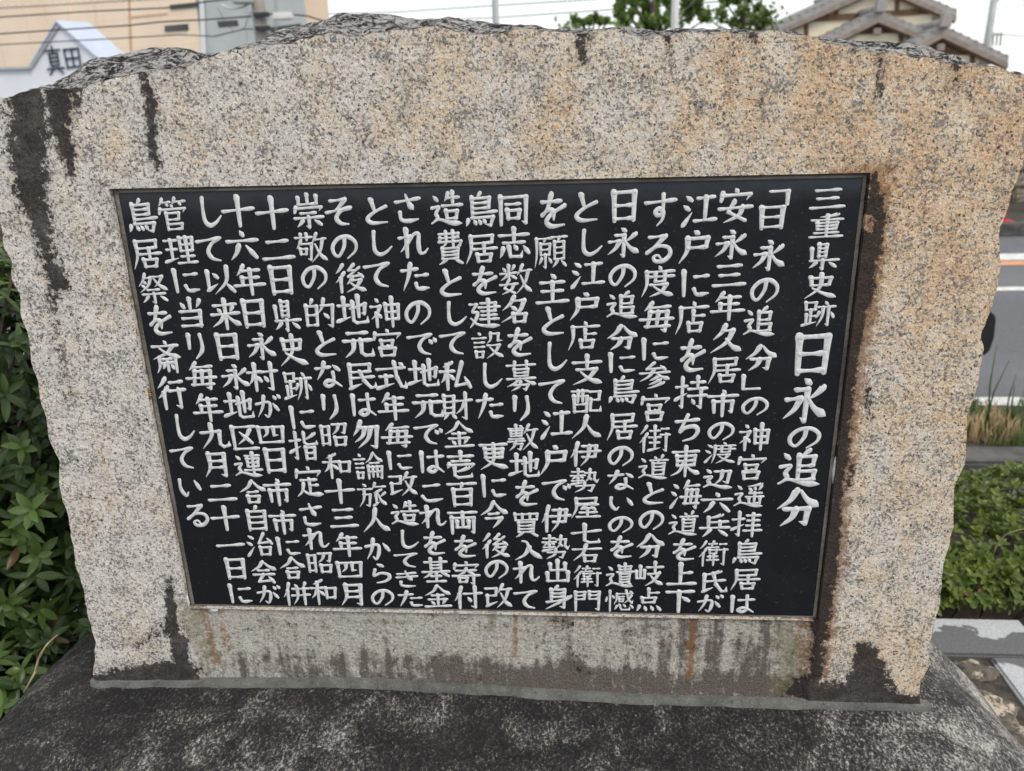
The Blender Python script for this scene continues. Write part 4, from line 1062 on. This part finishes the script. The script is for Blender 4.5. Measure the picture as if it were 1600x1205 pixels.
quad_on(beige, 'downpipe', M['siding'], [(107, -40), (108.3, -40), (113, 60), (111.5, 60)], A2, B2, 0.05, 0.08)
quad_on(beige, 'rust_streak', plain('rust_bleed', (0.55, 0.33, 0.21), (0.60, 0.42, 0.28), 3), [(200, -10), (203, -10), (207, 80), (203, 80)], A2, B2, 0.012, 0.02)
quad_on(beige, 'rust_streak', M['stone'] if False else plain('rust_bleed_pale', (0.56, 0.36, 0.24), (0.60, 0.43, 0.30), 3), [(200, 26), (262, 20), (262, 23), (200, 29.5)], A2, B2, 0.016, 0.02)
g0 = at(316, 60, 28.7); g1 = at(482, 60, 27.6); C2, D2 = (g0.x, g0.y), (g1.x, g1.y)
greyb = empty('grey_building', (g0.x, g0.y, 0)); tag(greyb, 'grey clad building with narrow dark windows beside the beige one', 'building')
def grey_wall():
    v = Vector((g1.x-CAM.x, g1.y-CAM.y)).normalized(); v = Vector((v.x-0.03, v.y)); w = MB()      # the gable end runs away from the street at a sharp corner
    P = [Vector((g0.x, g0.y, 0)), Vector((g1.x, g1.y, 0)), Vector((g1.x+v.x*8, g1.y+v.y*8, 0)), Vector((g0.x, g0.y+7.5, 0))]
    w.prism([p-greyb.location for p in P], (0, 0, 10)); w.build('wall', M['grey_wall'], greyb)
grey_wall()
quad_on(greyb, 'window', M['glass'], [(340, 33.5), (372, 31.5), (374, 41), (343, 43.5)], C2, D2)
quad_on(greyb, 'window', M['glass'], [(422, 43), (470, 37), (470, 46), (425, 52)], C2, D2)
quad_on(greyb, 'light_panel', M['grey_wall'], [(321, -40), (384, -40), (386, 84), (321, 84)], C2, D2, 0.0301, 0.02).hide_render = False
quad_on(greyb, 'joint', M['steel'], [(431, -20), (432, -20), (433, 60), (432, 60)], C2, D2, 0.05, 0.05)

def shop():
    Y = 22.0; root = empty('shop_building', at(90, 150, Y).to_2d().to_3d()); tag(root, 'white gabled shop front with navy characters on its gable', 'shop'); o = root.location
    G = [(-260, 128), (-260, 142), (-260, 330), (330, 330), (330, 200), (178, 112), (92, 36), (86, 40), (50, 106)]
    G = [(50, 106), (88, 37), (92, 36), (178, 112), (178, 330), (50, 330)]
    P = [at(x, y, Y)-o for x, y in G]; mb = MB(); mb.prism(P, (0, 0.25, 0)); mb.build('gable_wall', M['white_wall'], root)
    P = [at(x, y, Y)-o for x, y in [(-320, 116), (49.6, 108), (49.6, 330), (-320, 330)]]; mb = MB(); mb.prism([p+Vector((0, .04, 0)) for p in P], (0, 4, 0)); mb.build('wall', M['white_wall'], root)
    P = [at(x, y, Y)-o for x, y in [(-320, 112.5), (50, 104), (50, 108), (-320, 117)]]; mb = MB(); mb.prism([p+Vector((0, -.06, 0)) for p in P], (0, .2, 0)); mb.build('coping', M['steel'], root)
    ap = at(90, 35, Y)-o; rt = at(182, 116, Y)-o; lf = at(47, 107, Y)-o; dp = Vector((0.42, 0.9, 0.0))
    for a, b, nm in ((ap, rt, 'roof'), (ap, lf, 'roof')):
        n = Vector((0, 0, 0.05)); mb = MB(); off = Vector((0, -0.08, 0.0))
        mb.add([a+off, b+off, b+off+dp, a+off+dp, a+off+n, b+off+n, b+off+dp+n, a+off+dp+n], [(0, 1, 2, 3), (4, 7, 6, 5), (0, 4, 5, 1), (1, 5, 6, 2), (2, 6, 7, 3), (3, 7, 4, 0)])
        mb.build(nm, M['pale_roof'], root)
    a = at(91, 41, Y-0.05)-o; b = at(48, 107, Y-0.05)-o; mb = MB(); mb.tube([a, b], 0.035, 6); mb.build('gutter_pipe', M['steel'], root)
    for ch, (x0, y0, x1, y1) in (('真', (71, 73, 100, 116)), ('田', (100, 71.5, 129, 110))):
        c = at((x0+x1)/2, (y0+y1)/2, Y); wd = (at(x1, y0, Y)-at(x0, y0, Y)).length; ht = (at(x0, y1, Y)-at(x0, y0, Y)).length
        mb = MB(); draw_char(mb, ch, c.x-o.x, c.z-o.z, wd, ht, -0.02, H=0.03, slant=0.04, weight=0.55, gothic=True)
        mb.build('sign_character', M['navy'], root, fix=False)
shop()

def pole(name, label, px0, Y, px1, r0, r1, mat, extra=None):
    a = at(*px0, Y); root = empty(name, (a.x, Y, 0)); tag(root, label, 'pole'); top = max(a.z+1.5, 5.2)
    mb = MB(); mb.tube([(0, 0, 0), (0, 0, top)], [r0, r1], 16); mb.build('shaft', mat, root, smooth=True)
    if extra: extra(root, a, Y)
    return root
def clamps(root, a, Y):
    for (x, y) in ((404, 25), (406, 46)):
        c = at(x, y, Y); mb = MB(); mb.tube([(0, 0, c.z-0.06), (0, 0, c.z+0.06)], 0.155, 14); mb.build('band', M['steel'], root)
        mb = MB(); mb.box((0.1, -0.18, c.z), (0.3, 0.10, 0.09)); mb.build('clamp', M['cable'], root, bevel=0.01)
    c = at(385, 2, Y); mb = MB(); mb.box((c.x-root.location.x, -0.15, c.z+0.03), (0.4, 0.25, 0.18)); mb.build('junction_box', M['steel'], root, bevel=0.02)
pole('utility_pole', 'brownish concrete utility pole with bands and cables before the grey building', (404, 10), 16.0, (410, 55), 0.16, 0.115, M['pole'], clamps)
pole('steel_pole', 'thin grey steel pole against the white sky above the slab middle', (774, 10), 15.0, (774, 36), 0.07, 0.055, M['steel'])
pole('steel_pole', 'pale grey pole standing in front of the conifer tree', (1055, 10), 13.0, (1055, 40), 0.065, 0.052, M['clear'])
def arms(root, a, Y):
    for (x0, y0, x1, y1, nm) in ((1546, 54, 1566, 55, 'crossarm'), (1548, 1, 1560, 2, 'lamp_arm')):
        p, q = at(x0, y0, Y), at(x1, y1, Y); mb = MB(); mb.tube([(p.x-root.location.x, 0, p.z), (q.x-root.location.x, 0, p.z)], 0.05, 6); mb.build(nm, M['steel'], root)
    for x in (1551, 1557, 1563):
        p = at(x, 60, Y); mb = MB(); mb.tube([(p.x-root.location.x, 0, p.z+.2), (p.x-root.location.x+.03, 0, p.z-.25)], 0.025, 5); mb.build('insulator', M['cable'], root)
pole('utility_pole', 'distant grey utility pole with crossarm right of the tiled house', (1550, 20), 32.0, (1545, 70), 0.15, 0.11, M['steel'], arms)

def cable(pts, r, label, mat=None, hang=0.0, loops=0, group='overhead cables'):
    W = [at(x, y, Y) for x, y, Y in pts]; out = []
    for i in range(len(W)-1):
        for k in range(8):
            t = k/8; out.append(W[i].lerp(W[i+1], t)-Vector((0, 0, hang*4*t*(1-t))))
    out.append(W[-1]); mb = MB(); mb.tube(out, r*0.75, 6)
    if loops:                                    # lashing wire spiralling round it / hanger clips
        n = loops; L = [];
        for i in range(len(out)-1):
            for k in range(8):
                L.append(out[i].lerp(out[i+1], k/8))
        if loops > 0: mb.tube([p+Vector((0, 0, 0.035*abs(math.sin(j*0.55)))) for j, p in enumerate(L)], r*.35, 4)
    return tag(mb.build('overhead_cable', mat or M['cable'], smooth=True), label, 'cable', group)
cable([(-60, 16.5, 17), (0, 13.5, 17), (130, 6, 16.8), (260, -2, 16.5), (420, -14, 16)], 0.010, 'topmost cable, wound with a wavy lashing wire, over the beige building', loops=1)
cable([(-60, 31, 17), (0, 27, 17), (130, 18.5, 16.8), (262, 12.5, 16.5), (320, 3, 16.2), (400, -6, 16)], 0.020, 'thick cable with hanger clips crossing above the white gable')
cable([(-60, 56, 17), (0, 53, 17), (90, 47, 16.9), (200, 40, 16.6), (250, 34.5, 16.4), (320, 31, 16.2), (404, 25, 16), (432, 21, 15.9), (480, 25, 15.8), (540, 44, 15.5)], 0.021, 'cable crossing the top of the white gable and running to the pole band')
cable([(-60, 73, 17), (0, 70, 17), (150, 62, 16.8), (280, 54.5, 16.4), (335, 57, 16.2), (380, 46, 16.05), (406, 45, 16)], 0.016, 'lowest cable passing just above the navy characters')
cable([(346, 8, 16), (362, 14, 16), (380, 11, 15.95), (394, 3, 15.9)], 0.030, 'short sagging pale cable loop beside the pole', M['clear'])
cable([(340, 12, 15.9), (352, 36, 15.9), (367, 50, 15.9), (382, 44, 15.9), (392, 18, 15.9)], 0.007, 'thin drooping loop of wire left of the pole')
cable([(470, 23, 40), (620, 19, 38), (770, 9, 36), (900, 1, 34), (1000, -6, 33)], 0.026, 'upper thin wire against the white sky above the slab middle')
cable([(560, 35, 40), (770, 28, 36), (900, 19, 34), (1000, 12, 30), (1130, 2, 26), (1300, -12, 24)], 0.026, 'lower thin wire running behind the conifer tree')
cable([(1566, 54, 32), (1640, 60, 30)], 0.02, 'thin wire leaving the distant pole towards the right edge', M['steel'])
cable([(1556, 14, 32), (1640, 2, 30)], 0.015, 'thin wire rising from the distant pole to the right', M['steel'])
cable([(1470, 55, 34), (1520, 28, 34), (1549, 8, 32)], 0.012, 'thin slack wire between the tiled house and the distant pole', M['steel'])
def closure():
    c = at(442, 26, 15.85); root = empty('cable_closure', (c.x, 15.85, c.z)); tag(root, 'white rounded splice box hanging on the cable right of the pole', 'splice box')
    mb = MB(); mb.box((0, 0, 0), (0.44, 0.12, 0.145)); mb.build('housing', M['clear'], root, bevel=0.035)
    mb = MB(); mb.tube([(-.24, 0, .075), (.24, 0, .075)], .012, 6); mb.build('hanger', M['steel'], root)
closure()

# tiled house at the upper right: three gables, one behind the other
def house():
    Y0 = 27.0; root = empty('tiled_house', at(1400, 120, Y0).to_2d().to_3d()); tag(root, 'cream walled house with grey tiled gable roofs at the upper right', 'house'); o = root.location
    def gable(ap, l, r, Y, wall_px, depth, ov, post_px=(), beam=None, slat=None, th=0.2, tile_r=0.16):
        A, Lp, Rp = [at(*p, Y)-o for p in (ap, l, r)]; wy = Y-o.y
        P = [at(x, y, Y+ov)-o for x, y in wall_px]; P += [Vector((P[-1].x, P[-1].y, -o.z)), Vector((P[0].x, P[0].y, -o.z))]
        mb = MB(); mb.prism(P, (0, depth, 0)); mb.build('wall', M['cream'], root)
        for e in (Lp, Rp):
            n = Vector((0, 0, th)); d = Vector((0, depth+ov+0.4, 0)); m = MB()
            e2 = e+(e-A)*0.02
            m.add([A, e2, e2+d, A+d, A+n, e2+n, e2+d+n, A+d+n], [(0, 1, 2, 3), (4, 7, 6, 5), (0, 4, 5, 1), (1, 5, 6, 2), (2, 6, 7, 3), (3, 7, 4, 0)])
            ro = m.build('roof', M['tile'], root)
            m = MB(); k = int((e2-A).length/0.27)
            for i in range(k+1):                       # round tiles along the slope, running back from the gable
                q = A.lerp(e2, (i+.3)/(k+.6))+Vector((0, -0.02, th+0.0)); m.tube([q, q+d], 0.032, 6)
            m.build('tile_row', M['tile'], ro, smooth=True)
            m = MB(); f0 = Vector((0, -0.05, -0.15)); dd = Vector((0, 0.07, 0)); h = Vector((0, 0, 0.16))
            m.prism([A+f0, e2+f0, e2+f0+h, A+f0+h], dd); m.build('bargeboard', M['barge'], root)
            m = MB(); f0 = Vector((0, 0.04, -0.21)); m.prism([A+f0, e2+f0, e2+f0+h*.4, A+f0+h*.4], dd); m.build('inner_bargeboard', M['timber'], root)
        m = MB(); m.tube([A+Vector((0, -0.05, th+0.08)), A+Vector((0, depth+ov+.4, th+0.08))], 0.11, 10); m.build('ridge', M['tile'], root, smooth=True)
        m = MB(); m.box(A+Vector((0, -0.1, th+0.10)), (0.34, 0.14, 0.34)); m.tube([A+Vector((0, -.16, th+.28)), A+Vector((0, .05, th+.28))], 0.13, 12); m.build('ridge_end_tile', M['tile'], root, bevel=0.03)
        m = MB(); m.box(A+Vector((0, 0.0, -0.42)), (0.24, 0.1, 0.22)); m.build('gable_pendant', M['barge'], root, bevel=0.03)
        yy = Y+ov-0.04
        for (x0, y0, x1, y1) in post_px:
            p, q = at(x0, y0, yy)-o, at(x1, y1, yy)-o; m = MB(); m.prism([p+Vector((-.07, 0, 0)), p+Vector((.07, 0, 0)), q+Vector((.07, 0, 0)), q+Vector((-.07, 0, 0))], (0, 0.08, 0)); m.build('timber_post', M['timber'], root)
        if beam:
            p, q = at(*beam[0], yy-.03)-o, at(*beam[1], yy-.03)-o; m = MB(); m.prism([p+Vector((0, 0, -.09)), q+Vector((0, 0, -.09)), q+Vector((0, 0, .09)), p+Vector((0, 0, .09))], (0, 0.1, 0)); m.build('beam', M['timber'], root)
        if slat:
            P = [at(x, y, yy+.01)-o for x, y in slat]; m = MB(); m.prism(P, (0, 0.03, 0)); sl = m.build('slat_panel', M['slat'], root)
            m = MB(); xa, xb = P[0].x, P[1].x; apx = P[2]
            for i in range(34):
                x = xa+(xb-xa)*(i+.5)/34; f = 1-abs(x-apx.x)/max(apx.x-xa, xb-apx.x)*1.0; zt = P[0].z+(apx.z-P[0].z)*max(0.02, f)
                m.box((x, P[0].y-.02, (P[0].z+zt)/2), (0.035, 0.03, max(.02, zt-P[0].z)))
            m.build('slats', M['slat'], sl)
    gable((1378, -24), (1200, 55), (1492, 25), 29.0, [(1216, 62), (1216, 52), (1378, -18), (1456, 14), (1456, 62)], 7, 0.3, [(1307, 5, 1307, 26), (1402, 0, 1402, 18), (1260, 28, 1260, 60)], ((1262, 30), (1456, 17)))
    gable((1373, 27), (1290, 69), (1458, 63), 27.5, [(1316, 95), (1316, 57), (1373, 30), (1434, 54), (1434, 95)], 3, 0.25, [(1408, 52, 1408, 66)], None, [(1322, 54.5), (1412, 49), (1370, 36)])
    gable((1473, 51), (1425, 77), (1573, 98), 26.5, [(1446, 130), (1446, 68), (1473, 54), (1530, 80), (1530, 130)], 3, 0.25, [(1520, 82, 1520, 100)], None, [(1452, 86), (1522, 86), (1474, 62)])
house()

def tree(name, label, c, Y, clumps, n, size, mat, seed, up=0.6, trunk_r=0.12, cat='tree'):
    rnd = random.Random(seed); base = at(c, 100, Y); root = empty(name, (base.x, Y, 0)); tag(root, label, cat); mb = MB(); br = MB()
    zt = max(at(x, y, Y).z for x, y, _, _ in clumps)
    br.tube([(0, 0, 0), (0.05, 0, zt*.5), (-0.03, 0.05, zt)], [trunk_r, trunk_r*.75, trunk_r*.3], 8)
    for x, y, rx, rz in clumps:
        p = at(x, y, Y+rnd.uniform(-.5, .5))-root.location; k = 15.9/1000*Y/20*1.0
        r = (rx*k, rx*k, rz*k); leaf_cloud(mb, p, r, int(n*(0.4+rx*rz/180)), size, rnd, 0.15, up)
        br.tube([(0, 0, max(0.5, p.z-0.9)), (p.x*.5, p.y*.5, p.z-.35), p], [0.04, 0.03, 0.012], 5)
    # the crown below the slab's edge, unseen from here
    for k in range(14):
        p = Vector((rnd.uniform(-.9, .9), rnd.uniform(-.7, .7), rnd.uniform(.45, .9)*zt)); leaf_cloud(mb, p, (.5, .5, .4), n//2, size, rnd, 0.2, up); br.tube([(0, 0, p.z-.4), p], [0.03, 0.012], 5)
    mb.build('crown', mat, root, fix=False); br.build('trunk', M['bark'], root, smooth=True)
rr = random.Random(77)
tree('conifer_tree', 'tall narrow-leaved conifer with upright sprays behind the pale pole', 1020, 19.0,
     [(972+rr.uniform(-8, 8), y, 7, 9) for y in (38, 25, 12, 0, -14)] + [(985, 28, 7, 7), (990, 5, 6, 8)] + [(1010+rr.uniform(-7, 7), y, 8, 9) for y in (40, 28, 14, 2, -12)] + [(1035, 36, 8, 7), (1022, 20, 6, 9), (1030, 4, 7, 9), (1046, 30, 6, 8), (1044, 8, 6, 9), (1075, 24, 7, 12), (1090, 14, 7, 14), (1072, 4, 6, 10), (1102, 30, 8, 9), (1095, -4, 8, 9)], 150, 0.15, M['conifer'], 4, 1.4)
tree('broadleaf_tree', 'rounded broadleaf tree beside the conifer, left of the tiled roof', 1160, 21.0,
     [(1128, 22, 7, 14), (1132, 2, 8, 10), (1150, 36, 9, 6), (1160, 18, 10, 9), (1150, 0, 9, 9), (1178, 30, 9, 8), (1186, 12, 8, 8), (1172, -4, 9, 8), (1194, 22, 7, 6), (1198, 34, 6, 5), (1188, 44, 8, 5)], 170, 0.12, M['tree_leaf'], 9, 0.1)
tree('young_conifer', 'small conifer tips poking up behind the slab top', 915, 17.0,
     [(897, 35, 3.2, 6), (905, 39, 4, 4), (911, 41, 3, 3), (921, 38, 4, 5), (930, 32, 3.6, 8), (938, 38, 4, 5), (946, 37, 2.4, 5)], 150, 0.12, M['conifer'], 12, 2.2, 0.07)
